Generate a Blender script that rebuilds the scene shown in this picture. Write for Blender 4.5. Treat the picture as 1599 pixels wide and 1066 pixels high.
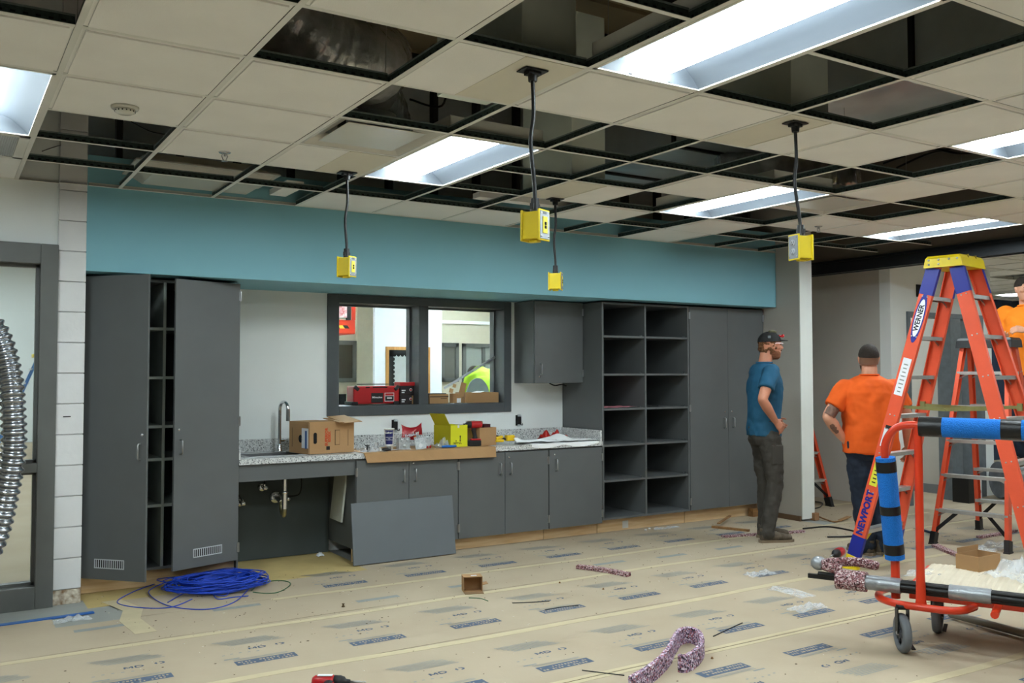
import bpy, bmesh, math, random
from mathutils import Matrix, Vector, noise
D_=bpy.data; SC=bpy.context.scene; COL=SC.collection
for o in list(D_.objects): D_.objects.remove(o)
PI=math.pi
# ------------------------------------------------------------------ camera
YAW,PITCH,ROLL,FPX=.5654,.0381,.0016,1438.
PX,PY=813.9,527.9
W_,H_=1599.,1066.
CAMH=1.492
fw=Vector((math.sin(YAW)*math.cos(PITCH),math.cos(YAW)*math.cos(PITCH),math.sin(PITCH)))
r0=Vector((math.cos(YAW),-math.sin(YAW),0)); d0=fw.cross(r0)
RT=r0*math.cos(ROLL)+d0*math.sin(ROLL); DN=-r0*math.sin(ROLL)+d0*math.cos(ROLL)
cam=D_.cameras.new('camera'); camo=D_.objects.new('camera',cam); COL.objects.link(camo)
m=Matrix((( RT.x,-DN.x,-fw.x,0),(RT.y,-DN.y,-fw.y,0),(RT.z,-DN.z,-fw.z,CAMH),(0,0,0,1)))
camo.matrix_world=m
cam.sensor_width=36.; cam.sensor_fit='HORIZONTAL'; cam.lens=FPX/W_*36.
cam.shift_x=(W_/2-PX)/W_; cam.shift_y=(PY-H_/2)/W_
cam.clip_start=.02; cam.clip_end=200
SC.camera=camo
# ------------------------------------------------------------------ world, exposure
LAMP=15.0                       # radiance of the troffer lenses
w=D_.worlds.new('world'); SC.world=w; w.use_nodes=True
w.node_tree.nodes['Background'].inputs[0].default_value=(.55,.6,.62,1)
w.node_tree.nodes['Background'].inputs[1].default_value=.3
SC.view_settings.view_transform='Standard'; SC.view_settings.look='None'
SC.view_settings.exposure=1.7; SC.view_settings.gamma=1.0
SC.view_settings.use_curve_mapping=False
# ------------------------------------------------------------------ helpers
def ray(u,v): return RT*(u-PX)+DN*(v-PY)+fw*FPX
CAM=Vector((0,0,CAMH))
def oz(u,v,z): d=ray(u,v); return CAM+d*((z-CAMH)/d.z)
def oy(u,v,y): d=ray(u,v); return CAM+d*(y/d.y)
def ox(u,v,x): d=ray(u,v); return CAM+d*(x/d.x)
def lin(c):
    c=c/255.; return c/12.92 if c<=.04045 else ((c+.055)/1.055)**2.4
def rgb(r,g,b): return (lin(r),lin(g),lin(b),1)
MT={}
def mat(name,col,rough=.6,metal=0,var=.06,vscale=6,bump=.0,bscale=60,spec=.5,emit=0,coat=0,trans=0,alpha=1,ior=1.45,dark=None):
    """procedural material: base colour modulated by noise, optional bump"""
    if name in MT: return MT[name]
    mt=D_.materials.new(name); mt.use_nodes=True; nt=mt.node_tree; b=nt.nodes['Principled BSDF']
    c=rgb(*col)
    b.inputs['Roughness'].default_value=rough; b.inputs['Metallic'].default_value=metal
    b.inputs['Specular IOR Level'].default_value=spec
    b.inputs['Coat Weight'].default_value=coat
    b.inputs['Transmission Weight'].default_value=trans; b.inputs['Alpha'].default_value=alpha
    b.inputs['IOR'].default_value=ior
    tc=nt.nodes.new('ShaderNodeTexCoord')
    n=nt.nodes.new('ShaderNodeTexNoise'); n.inputs['Scale'].default_value=vscale; n.inputs['Detail'].default_value=5
    nt.links.new(tc.outputs['Object'],n.inputs['Vector'])
    r=nt.nodes.new('ShaderNodeValToRGB'); r.color_ramp.elements[0].position=.3; r.color_ramp.elements[1].position=.7
    d=dark and rgb(*dark)
    lo=d if d else tuple(x*(1-var) for x in c[:3])+(1,)
    hi=c if d else tuple(min(1,x*(1+var)) for x in c[:3])+(1,)
    r.color_ramp.elements[0].color=lo; r.color_ramp.elements[1].color=hi
    nt.links.new(n.outputs['Fac'],r.inputs['Fac']); nt.links.new(r.outputs['Color'],b.inputs['Base Color'])
    if emit:
        nt.links.new(r.outputs['Color'],b.inputs['Emission Color']); b.inputs['Emission Strength'].default_value=emit
    if bump:
        n2=nt.nodes.new('ShaderNodeTexNoise'); n2.inputs['Scale'].default_value=bscale; n2.inputs['Detail'].default_value=4
        nt.links.new(tc.outputs['Object'],n2.inputs['Vector'])
        bp=nt.nodes.new('ShaderNodeBump'); bp.inputs['Strength'].default_value=bump; bp.inputs['Distance'].default_value=.01
        nt.links.new(n2.outputs['Fac'],bp.inputs['Height']); nt.links.new(bp.outputs['Normal'],b.inputs['Normal'])
    MT[name]=mt; return mt
def speckle(name,cols,scale=60,rough=.8,bump=.3,pos=None,metal=0):
    """voronoi cells picked from a few colours (granite laminate, rebond foam)"""
    if name in MT: return MT[name]
    mt=D_.materials.new(name); mt.use_nodes=True; nt=mt.node_tree; b=nt.nodes['Principled BSDF']
    b.inputs['Roughness'].default_value=rough; b.inputs['Metallic'].default_value=metal
    tc=nt.nodes.new('ShaderNodeTexCoord'); v=nt.nodes.new('ShaderNodeTexVoronoi'); v.inputs['Scale'].default_value=scale
    nt.links.new(tc.outputs['Object'],v.inputs['Vector'])
    s=nt.nodes.new('ShaderNodeSeparateColor'); nt.links.new(v.outputs['Color'],s.inputs['Color'])
    r=nt.nodes.new('ShaderNodeValToRGB'); r.color_ramp.interpolation='CONSTANT'
    els=r.color_ramp.elements
    while len(els)<len(cols): els.new(.5)
    for i,c in enumerate(cols):
        els[i].position=(pos[i] if pos else i/len(cols)); els[i].color=rgb(*c)
    nt.links.new(s.outputs['Red'],r.inputs['Fac']); nt.links.new(r.outputs['Color'],b.inputs['Base Color'])
    if bump:
        bp=nt.nodes.new('ShaderNodeBump'); bp.inputs['Strength'].default_value=bump; bp.inputs['Distance'].default_value=.01
        nt.links.new(v.outputs['Distance'],bp.inputs['Height']); nt.links.new(bp.outputs['Normal'],b.inputs['Normal'])
    MT[name]=mt; return mt
def wood(name,c1,c2,axis=0,rough=.6,sc=1.):
    if name in MT: return MT[name]
    mt=D_.materials.new(name); mt.use_nodes=True; nt=mt.node_tree; b=nt.nodes['Principled BSDF']
    b.inputs['Roughness'].default_value=rough
    tc=nt.nodes.new('ShaderNodeTexCoord'); mp=nt.nodes.new('ShaderNodeMapping')
    s=[18*sc]*3; s[axis]=1.4*sc; mp.inputs['Scale'].default_value=s
    nt.links.new(tc.outputs['Object'],mp.inputs['Vector'])
    n=nt.nodes.new('ShaderNodeTexNoise'); n.inputs['Scale'].default_value=1.6; n.inputs['Detail'].default_value=6; n.inputs['Distortion'].default_value=.6
    nt.links.new(mp.outputs['Vector'],n.inputs['Vector'])
    r=nt.nodes.new('ShaderNodeValToRGB'); r.color_ramp.elements[0].position=.35; r.color_ramp.elements[1].position=.65
    r.color_ramp.elements[0].color=rgb(*c1); r.color_ramp.elements[1].color=rgb(*c2)
    nt.links.new(n.outputs['Fac'],r.inputs['Fac']); nt.links.new(r.outputs['Color'],b.inputs['Base Color'])
    MT[name]=mt; return mt
WM={}
def tag(o,label=None,cat=None,group=None,kind=None):
    if label: o['label']=label
    if cat: o['category']=cat
    if group: o['group']=group
    if kind: o['kind']=kind
    return o
def empty(name,loc,rz=0,label=None,cat=None,group=None,kind=None):
    o=D_.objects.new(name,None); COL.objects.link(o); o.empty_display_size=.1
    o.location=loc; o.rotation_euler=(0,0,rz)
    WM[o.name]=Matrix.Translation(Vector(loc))@Matrix.Rotation(rz,4,'Z')
    return tag(o,label,cat,group,kind)
class MB:
    def __init__(s,M=None): s.v=[];s.f=[];s.m=[];s.s=[];s.M=M or Matrix.Identity(4)
    def add(s,vs,fs,mt=0,sm=False):
        b=len(s.v); s.v+=[s.M@Vector(v) for v in vs]
        for f in fs: s.f.append([b+i for i in f]); s.m.append(mt); s.s.append(sm)
        return s
    def box(s,x0,y0,z0,x1,y1,z1,mt=0,taper=None):
        if x0>x1:x0,x1=x1,x0
        if y0>y1:y0,y1=y1,y0
        if z0>z1:z0,z1=z1,z0
        vs=[(x,y,z) for z in(z0,z1) for y in(y0,y1) for x in(x0,x1)]
        return s.add(vs,[(0,2,3,1),(4,5,7,6),(0,1,5,4),(1,3,7,5),(3,2,6,7),(2,0,4,6)],mt)
    def obox(s,c,ax,ay,az,hx,hy,hz,mt=0):
        c=Vector(c);ax=Vector(ax).normalized();ay=Vector(ay).normalized();az=Vector(az).normalized()
        vs=[c+ax*(sx*hx)+ay*(sy*hy)+az*(sz*hz) for sz in(-1,1) for sy in(-1,1) for sx in(-1,1)]
        return s.add(vs,[(0,2,3,1),(4,5,7,6),(0,1,5,4),(1,3,7,5),(3,2,6,7),(2,0,4,6)],mt)
    def beam(s,p,q,w,h,up=(0,0,1),mt=0):
        p=Vector(p);q=Vector(q);a=(q-p); L=a.length; a.normalize(); up=Vector(up); sd=a.cross(up)
        if sd.length<1e-4: sd=a.cross(Vector((1,0,0)))
        sd.normalize(); u=sd.cross(a)
        return s.obox((p+q)/2,a,sd,u,L/2,w/2,h/2,mt)
    def prism(s,poly,z0,z1,mt=0,sm=False,P=None):
        n=len(poly); P=P or (lambda a,b,c:(a,b,c))
        vs=[P(x,y,z0) for x,y in poly]+[P(x,y,z1) for x,y in poly]
        s.add(vs,[tuple(range(n))[::-1],tuple(range(n,2*n))],mt,False)
        return s.add(vs,[(i,(i+1)%n,n+(i+1)%n,n+i) for i in range(n)],mt,sm)
    def rings(s,R,mt=0,sm=True,caps=True,close=False):
        n=len(R[0]); b=[]; fs=[]
        for r in R: b+=list(r)
        k=len(R)
        for j in range(k if close else k-1):
            for i in range(n):
                fs.append((j*n+i,j*n+(i+1)%n,((j+1)%k)*n+(i+1)%n,((j+1)%k)*n+i))
        s.add(b,fs,mt,sm)
        if caps and not close:
            s.add(list(R[0]),[tuple(range(n))[::-1]],mt,False); s.add(list(R[-1]),[tuple(range(n))],mt,False)
        return s
    def tube(s,path,r,n=10,mt=0,sm=True,caps=True,close=False,flat=1.,up=None):
        P=[Vector(p) for p in path]; R=[];k=len(P)
        prev=None
        for i,p in enumerate(P):
            if close: t=P[(i+1)%k]-P[i-1]
            else: t=P[min(i+1,k-1)]-P[max(i-1,0)]
            t.normalize()
            if prev is None:
                a=Vector(up) if up else (Vector((0,0,1)) if abs(t.z)<.9 else Vector((1,0,0)))
            else: a=prev
            a=(a-t*a.dot(t)).normalized(); prev=a; bb=t.cross(a)
            rr=r[i] if isinstance(r,(list,tuple)) else r
            R.append([p+a*(math.cos(2*PI*j/n)*rr)+bb*(math.sin(2*PI*j/n)*rr*flat) for j in range(n)])
        return s.rings(R,mt,sm,caps,close)
    def cyl(s,p,q,r,n=16,mt=0,r2=None,sm=True): return s.tube([p,q],[r,r2 if r2 is not None else r],n,mt,sm)
    def lathe(s,prof,c,ax=(0,0,1),n=20,mt=0,sm=True,close=False):
        ax=Vector(ax).normalized(); a=Vector((1,0,0)) if abs(ax.x)<.9 else Vector((0,1,0))
        a=(a-ax*a.dot(ax)).normalized(); b=ax.cross(a); c=Vector(c)
        R=[[c+ax*z+(a*math.cos(2*PI*j/n)+b*math.sin(2*PI*j/n))*max(r,1e-4) for j in range(n)] for r,z in prof]
        return s.rings(R,mt,sm,not close,close)
    def ball(s,c,rx,ry=None,rz=None,n=14,k=9,mt=0):
        ry=ry or rx; rz=rz or rx; c=Vector(c)
        R=[[c+Vector((rx*math.sin(PI*i/k)*math.cos(2*PI*j/n),ry*math.sin(PI*i/k)*math.sin(2*PI*j/n),-rz*math.cos(PI*i/k))) for j in range(n)] for i in range(1,k)]
        s.rings(R,mt,True,False)
        b=[c-Vector((0,0,rz))]+R[0]; s.add(b,[(0,(j+1)%n+1,j+1) for j in range(n)],mt,True)
        b=[c+Vector((0,0,rz))]+R[-1]; s.add(b,[(0,j+1,(j+1)%n+1) for j in range(n)],mt,True)
        return s
    def build(s,name,mats,parent=None,bevel=0,label=None,cat=None,group=None,kind=None,seg=2,origin=None,fix=False):
        if not isinstance(mats,(list,tuple)): mats=[mats]
        me=D_.meshes.new(name); o=D_.objects.new(name,me); COL.objects.link(o)
        if parent:
            o.parent=parent; I=WM[parent.name].inverted(); WM[o.name]=WM[parent.name].copy(); vs=[I@v for v in s.v]
        else:
            if origin is None:
                xs=[v.x for v in s.v];ys=[v.y for v in s.v];zs=[v.z for v in s.v]
                origin=Vector(((min(xs)+max(xs))/2,(min(ys)+max(ys))/2,min(zs)))
            origin=Vector(origin); o.location=origin; WM[o.name]=Matrix.Translation(origin); vs=[v-origin for v in s.v]
        me.from_pydata([tuple(v) for v in vs],[],s.f)
        for mm in mats: me.materials.append(mm)
        me.polygons.foreach_set('material_index',s.m); me.polygons.foreach_set('use_smooth',s.s)
        if fix:
            bm=bmesh.new(); bm.from_mesh(me); bmesh.ops.remove_doubles(bm,verts=bm.verts,dist=1e-5); bmesh.ops.recalc_face_normals(bm,faces=bm.faces); bm.to_mesh(me); bm.free()
        me.update()
        if bevel:
            b=o.modifiers.new('bevel','BEVEL'); b.width=bevel; b.segments=seg; b.limit_method='ANGLE'; b.angle_limit=.6
        return tag(o,label,cat,group,kind)
def dup(src,name,M,parent=None):
    """copy of a part sharing its mesh, moved by matrix M relative to the source"""
    c=src.copy(); COL.objects.link(c); c.parent=parent; c.matrix_local=M@src.matrix_local; return c
def copy_tree(o,parent=None,loc=None,rz=None,label=None):
    c=o.copy(); COL.objects.link(c); c.parent=parent
    if parent is None:
        if loc is not None: c.location=loc
        if rz is not None: c.rotation_euler=(0,0,rz)
        if label: c['label']=label
    for ch in list(o.children): copy_tree(ch,c)
    return c
def text(name,body,c,xd,up,size,mt,parent=None,ext=.0004,sx=1.,align='CENTER',bold=0,**kw):
    cu=D_.curves.new(name,'FONT'); cu.body=body; cu.size=size; cu.extrude=ext; cu.align_x=align; cu.align_y='CENTER'
    cu.offset=bold; cu.resolution_u=2; cu.space_line=.85
    t=D_.objects.new(name,cu); COL.objects.link(t); bpy.context.view_layer.update()
    me=D_.meshes.new_from_object(t.evaluated_get(bpy.context.evaluated_depsgraph_get()))
    D_.objects.remove(t); D_.curves.remove(cu)
    xd=Vector(xd).normalized(); up=Vector(up); up=(up-xd*up.dot(xd)).normalized(); n=xd.cross(up)
    mb=MB(); mb.add([Vector(c)+xd*(v.co.x*sx)+up*v.co.y+n*v.co.z for v in me.vertices],[tuple(p.vertices) for p in me.polygons])
    D_.meshes.remove(me)
    return mb.build(name,mt,parent,**kw)
def curve(pts,n=8,close=False):
    """Catmull-Rom through pts"""
    P=[Vector(p) for p in pts]; k=len(P); out=[]
    for i in range(k if close else k-1):
        if close: a,b,c,d=P[i-1],P[i],P[(i+1)%k],P[(i+2)%k]
        else: a,b,c,d=P[max(i-1,0)],P[i],P[i+1],P[min(i+2,k-1)]
        for j in range(n):
            t=j/n; out.append(.5*((2*b)+(c-a)*t+(2*a-5*b+4*c-d)*t*t+(3*b-a-3*c+d)*t*t*t))
    if not close: out.append(P[-1])
    return out
# ------------------------------------------------------------------ materials
M_tile=mat('ceiling_tile_mineral',(242,241,236),.95,var=.03,vscale=3,bump=.25,bscale=220)
M_tee=mat('tee_white',(226,226,218),.5,var=.02)
M_web=mat('tee_galvanised',(70,84,80),.45,.6,var=.3,vscale=70,bump=.4,bscale=120)
M_white=mat('wall_paint_white',(234,238,236),.7,var=.025,vscale=1.3,bump=.05,bscale=90)
M_whiteS=mat('wall_paint_sill',(205,210,214),.7,var=.03,vscale=2,bump=.1,bscale=40)
M_grey=mat('wall_grey_shade',(190,186,178),.8,var=.05,vscale=1.5,bump=.05,bscale=60)  # stub and corridor walls: shadow put into the grey; rooms beyond are grey
M_teal=mat('wall_paint_teal',(128,182,196),.6,var=.02,vscale=1.2,bump=.04,bscale=90)
M_cab=mat('cabinet_laminate',(95,98,98),.42,var=.035,vscale=5,bump=.03,bscale=250)
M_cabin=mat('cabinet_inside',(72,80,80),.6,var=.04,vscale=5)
M_frame=mat('frame_paint_grey',(78,83,86),.4,var=.06,vscale=8,bump=.04)
M_frameL=mat('frame_paint_warm_grey',(96,98,95),.45,var=.05,vscale=8)
M_ply=wood('toe_kick_plywood',(214,178,130),(232,202,158),0)
M_sub=mat('subfloor_yellow',(190,168,112),.8,var=.08,vscale=5,bump=.1,bscale=30)
M_black=mat('black_plastic',(20,20,21),.45,var=.1)
M_dark=mat('dark_void',(14,14,15),.9,var=.2)
M_chrome=mat('chrome',(220,222,225),.12,1,var=.02)
M_steel=mat('brushed_steel',(176,178,180),.32,1,var=.05,vscale=30)
M_alu=mat('aluminium_ladder',(196,198,196),.38,.75,var=.06,vscale=20)
M_conc=mat('concrete_bare',(150,152,146),.8,var=.08,vscale=4,bump=.1,bscale=30)
M_tape=mat('masking_tape_cream',(192,179,146),.75,var=.06,vscale=9)
M_kraft=mat('kraft_floor_board',(180,165,142),.85,dark=(170,154,130),vscale=1.7,bump=.06,bscale=50)
M_ink=mat('print_blue_ink',(72,88,112),.8,dark=(90,102,118),vscale=40)
M_inkL=mat('print_pale_ink',(132,138,138),.8,dark=(146,148,142),vscale=40)
M_blue=mat('painter_tape_blue',(46,98,168),.6,var=.1,vscale=20)
M_card=mat('cardboard',(172,134,92),.8,var=.06,vscale=6,bump=.05,bscale=60)
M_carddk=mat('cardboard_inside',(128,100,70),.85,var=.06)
M_foil=mat('foil_flex_duct',(206,210,212),.25,.6,var=.2,vscale=20,bump=1.,bscale=28)
M_foilb=mat('black_foil_duct',(190,190,188),.25,.5,var=.3,vscale=9,bump=1.,bscale=22)
M_galv=mat('sheet_metal_duct',(206,214,216),.45,.7,var=.12,vscale=3)
M_ductpaint=mat('plenum_painted_steel',(226,234,224),.7,var=.04,vscale=3)
M_deck=mat('roof_deck',(160,146,118),.9,var=.12,vscale=2,bump=.1)
M_joist=mat('plenum_dark_steel',(36,36,36),.7,.2,var=.15)
M_lens=mat('troffer_lens_lit',(236,250,255),.5,var=.0,emit=LAMP)
M_refl=mat('troffer_reflector',(86,92,100),.6,var=.02)  # white part, its grey shading put into a darker base colour
M_panel=mat('pendant_panel_beige',(222,218,202),.7,var=.02)
M_plaq=mat('diffuser_enamel',(206,203,192),.22,var=.02)
M_yel=mat('power_box_yellow',(222,196,22),.4,var=.04,vscale=20)
M_black2=mat('bulkhead_track_black',(34,36,40),.45,.3,var=.15,vscale=3)
M_navy=mat('wall_paint_navy',(38,52,76),.7,var=.05)
# ------------------------------------------------------------------ grid
CZ=2.743
def GX(i): return .409+.6096*i
def GY(k): return -.0405+.6096*k
SOFY=6.669; SOFZ=2.176; CF=6.86; BW=7.49; TOE=6.93
XL,XR,YB,YF=-7.,17.,-7.5,26.
# ------------------------------------------------------------------ floor
fl=empty('floor',(4,3,0),kind='structure')
MB().box(XL,YB,-.12,XR,YF,-.004).build('slab',M_conc,fl)
MB().box(.83,6.5,-.0039,2.82,7.49,-.0005).build('bare_subfloor',M_sub,fl)
random.seed(5)
def sheet(x0,y0,x1,y1,z=0.,seed=0):
    nx=max(2,int((x1-x0)/.35)); mb=MB(); random.seed(seed)
    R=[]
    for a in range(nx+1):
        x=x0+(x1-x0)*a/nx
        R.append([(x,y0+.004*math.sin(a*1.7+seed),z-.003),(x,y0+.004*math.sin(a*1.7+seed),z),(x,y1,z),(x,y1,z-.003)])
    mb.rings(R,0,False,True)
    return mb.build('paper_sheet',M_kraft,fl)
seams=[3.69+.92*n for n in range(-12,3)]  # seams running along the cabinets
for n,y in enumerate(seams):
    y1=y+.92 if y<5.4 else 5.53+.6
    x0=-7 if y<4.6 else -7
    sheet(x0,y+.003,17,min(y1,6.10)-.003,0,n)
sheet(1.04,6.10,2.80,6.60,.0003,40); sheet(2.80,6.10,5.25,6.93,0,41); sheet(5.25,6.10,7.4,6.93,0,42); sheet(7.60,6.10,17,9.3,0,43); sheet(8.0,9.3,17,15,0,44); sheet(-6.9,7.3,1.98,22.9,0,46); sheet(2.14,7.8,9,12.5,0,47)
sheet(-7,6.10,.62,6.40,0,45)
def tape(x0,x1,y,w,seed,z=.0012,wob=.02):
    random.seed(seed); n=int((x1-x0)/.25); mb=MB(); R=[]
    ph=random.random()*6
    for a in range(n+1):
        x=x0+(x1-x0)*a/n; yy=y+wob*math.sin(a*.31+ph)+wob*.4*math.sin(a*.9+ph)
        R.append([(x,yy-w/2,z-.001),(x,yy-w/2,z),(x,yy+w/2,z),(x,yy+w/2,z-.001)])
    return mb.rings(R,0,False).build('tape_strip',M_tape,fl)
tape(-6,12,5.48,.055,1); tape(-6,12,4.575,.06,2); tape(1.9,9,6.05,.05,3); tape(-6,12,2.77,.06,5); tape(-6,12,1.85,.06,6)
tape(-6,12,3.712,.034,4,wob=.004); tape(-6,12,3.668,.034,7,wob=.004)
MB().box(-6,3.688,.0002,12,3.692,.0016).build('open_joint',mat('joint_shadow',(96,84,62),.9),fl)
mb=MB(); P=[Vector((1.0,6.62,0)),Vector((1.08,6.3,0)),Vector((1.02,6.05,0)),Vector((1.05,5.7,0))]
R=[[(p.x-.06,p.y,.0004),(p.x-.06,p.y,.0014),(p.x+.06,p.y,.0014),(p.x+.06,p.y,.0004)] for p in P]
mb.rings(R,0,False).build('tape_strip',M_tape,fl)
MB().box(7.62,6.9,.001,8.9,6.98,.002).build('tape_strip',M_tape,fl)
# printed blocks on the paper: solid band, word lines, logo row, text block
def printed(x,y,flip,mb,mbL,g):
    s=-1 if flip else 1
    def q(m_,u0,v0,u1,v1,mt=0,sk=0):
        a=[(u0,v0),(u1,v0),(u1+sk,v1),(u0+sk,v1)]
        m_.add([(x+s*p[0],y+s*p[1],.0011) for p in a],[(0,1,2,3) if s>0 else (0,1,2,3)],mt)
    q(mb,-.155,-.038,.165,.038,0)
    for a in range(16):           # knocked out illegible words on the band
        u=-.14+a*.0185
        for r in range(2): 
            if g.random()<.8: 
                w=.006+g.random()*.007
                m_=mbL; v=-.026+r*.03
                m_.add([(x+s*p[0],y+s*p[1],.0015) for p in ((u,v),(u+w,v),(u+w,v+.016),(u,v+.016))],[(0,1,2,3)],1)
    for r in range(2): q(mbL,-.15,.055+r*.013,.14,.061+r*.013)
    q(mbL,-.19,.085,-.11,.10)
    for a in range(5): q(mbL,-.18+a*.045,.165+.01*math.sin(a),-.165+a*.045,.176+.01*math.sin(a))
    for r in range(7): q(mbL,-.10-r*.012+g.random()*.01,.33+r*.016,.22-g.random()*.03-r*.014,.337+r*.016)
    # recycle ring
    n=8; 
    for a in range(n):
        if a%3==2: continue
        t0=2*PI*a/n;t1=2*PI*(a+1)/n
        mb.add([(x+s*(.15+r*math.cos(t)),y+s*(.235+r*.8*math.sin(t)),.0011) for r,t in ((.015,t0),(.027,t0),(.027,t1),(.015,t1))],[(0,1,2,3)],0)
    # M D letters
    bx=-.02;by=.215
    def st(u0,v0,u1,v1,w=.009):
        a=Vector((u0,v0));b=Vector((u1,v1));d=(b-a).normalized();nn=Vector((-d.y,d.x))*w/2
        mb.add([(x+s*(bx+p.x),y+s*(by+p.y),.0011) for p in (a-nn,b-nn,b+nn,a+nn)],[(0,1,2,3)],0)
    st(0,0,0,.032);st(0,.032,.018,.008);st(.018,.008,.036,.032);st(.036,.032,.036,0)
    st(.052,0,.052,.032);st(.052,.032,.078,.03);st(.078,.03,.09,.016);st(.09,.016,.078,.002);st(.078,.002,.052,0)
g=random.Random(3); mb=MB(); mbL=MB()
for row,(y,x0,flip) in enumerate(((6.24,2.474,0),(4.84,2.743,0),(3.915,2.743,0),(3.417,3.374,1),(2.5,3.374,1),(1.6,3.374,1),(6.32+.0,9.0,0))):
    for n in range(-8,12):
        x=x0+.63*n
        if row==0 and not (2.7<x<7.2): 
            if not 1.9<x<2.7: continue
        if row==6 and n>6: continue
        if row==6: continue
        if x<-3 or x>9: continue
        if row==2 and False: continue
        if row==0:
            g.random()
        printed(x,y,flip,mb,mbL,g)
for (x,y) in ((.85,5.95),(1.65,6.0),(5.1,5.75),(5.75,5.75),(4.5,5.8),(3.2,5.75),(2.5,5.72)): 
    printed(x,y,0,mb,mbL,g) if False else mbL.add([(x-.15,y-.03,.0011),(x+.15,y-.03,.0011),(x+.15,y+.03,.0011),(x-.15,y+.03,.0011)],[(0,1,2,3)])
o=mb.build('printed_words',M_ink,fl); o['kind']='stuff'
o=mbL.build('printed_lines',[M_inkL,M_kraft],fl); o['kind']='stuff'
# crumbs and grit scattered on the paper
g=random.Random(9); mb=MB()
for a in range(1500):
    if a%3: x=g.uniform(.9,8.5); y=g.uniform(5.0,6.85)
    else: x=g.uniform(0,8.5); y=g.uniform(1.8,5.2)
    r=g.uniform(.0012,.005); h=r*.6; t=g.random()*3
    c,s_=math.cos(t)*r*g.uniform(1,2.2),math.sin(t)*r
    mb.add([(x+c,y+s_,.001),(x-s_,y+c,.001),(x-c,y-s_,.001),(x+s_,y-c,.001),(x,y,.001+h)],[(0,1,4),(1,2,4),(2,3,4),(3,0,4)],0 if g.random()<.65 else 1)
o=mb.build('floor_grit',[mat('grit_dark',(82,66,50),.9),mat('grit_pale',(206,198,180),.9)],fl); o['kind']='stuff'
# concrete threshold + blue tape at the glazed screen
MB().box(-1.6,6.36,-.003,.84,6.72,.004).build('threshold',M_conc,fl)
mb=MB();R=[]
for a in range(11):
    x=-1.6+2.46*a/10; y=6.345+.012*math.sin(a*2.1)
    R.append([(x,y-.022,.0),(x,y-.022,.006),(x,y+.022,.006),(x,y+.022,.0)])
mb.rings(R,0,False).build('blue_tape',M_blue,fl)
# ------------------------------------------------------------------ walls
# back wall with the pass-through opening
WX0,WX1,WZ0,WZ1=2.90,4.55,1.215,2.10      # clear opening
OX0,OX1,OZ0,OZ1=2.797,4.63,1.128,2.172    # outside of frame
BT=.24
mb=MB()
mb.box(.83,BW,0,OX0+.04,BW+BT,4.2); mb.box(OX1-.04,BW,0,7.62,BW+BT,4.2)
mb.box(OX0+.04,BW,0,OX1-.04,BW+BT,OZ0+.04); mb.box(OX0+.04,BW,OZ1-.04,OX1-.04,BW+BT,4.2)
mb.build('wall_back',M_white,kind='structure')
# frame of the pass-through
wf=empty('window_1',(3.7,BW,OZ0),kind='structure')
fy0,fy1=BW-.018,BW+BT+.018
MX0,MX1=3.655,3.75
def hollow(x0,x1,z0,z1,name):
    mb=MB(); mb.box(x0,fy0,z0,x1,fy1,z1); return mb.build(name,M_frame,wf,bevel=.004)
hollow(OX0,WX0,OZ0,OZ1,'jamb'); hollow(WX1,OX1,OZ0,OZ1,'jamb'); hollow(WX0,WX1,WZ1,OZ1,'head'); hollow(WX0,WX1,OZ0,WZ0,'sill'); hollow(MX0,MX1,WZ0,WZ1,'mullion')
mb=MB()
for (a,b) in ((WX0,MX0),(MX1,WX1)):     # stops in the middle of the throat
    ym=BW+.15
    mb.box(a,ym,WZ0,a+.016,ym+.05,WZ1); mb.box(b-.016,ym,WZ0,b,ym+.05,WZ1); mb.box(a,ym,WZ1-.016,b,ym+.05,WZ1); mb.box(a,ym,WZ0,b,ym+.05,WZ0+.004)
mb.build('stop',M_frame,wf)
# soffit / bulkhead over the cabinets
mb=MB(); mb.box(.822,SOFY,SOFZ,7.38,BW,SOFZ+.02); mb.box(.822,SOFY,SOFZ+.02,7.38,SOFY+.12,2.95)
mb.build('wall_soffit',M_teal,kind='structure')
mb=MB()
for a in range(18): x=1.0+a*.40; mb.box(x,SOFY+.02,2.95,x+.04,SOFY+.10,4.2)
for a in range(12): x=-1.8+a*.0
mb.build('trim_studs',M_joist,kind='structure')
# painted block pilaster left of the cabinets
pil=empty('wall_pilaster',(.735,6.75,0),kind='structure')
M_blk=mat('painted_block',(222,222,222),.75,var=.03,vscale=5,bump=.25,bscale=26)
M_blkold=mat('block_peeling_paint',(228,222,206),.9,dark=(128,96,60),vscale=26,bump=.6,bscale=30)
MB().box(.662,6.685,0,.818,7.45,4.2).build('mortar_core',M_blk,pil)
zs=0.; n=0
while zs<3.1:
    h=.098 if n==0 else .2
    o=MB().box(.655+.0015*(n%2),6.668-.0015*(n%3),zs+.0022,.822,6.76,zs+h-.0022).build('block',M_blkold if n==0 else M_blk,pil,bevel=.004)
    if n==0: o['label']='lowest block with peeling paint showing brown beneath'
    zs+=h; n+=1
MB().box(.70,6.664,1.212,.745,6.668,1.218).build('nail_mark',M_dark,pil)
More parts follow.
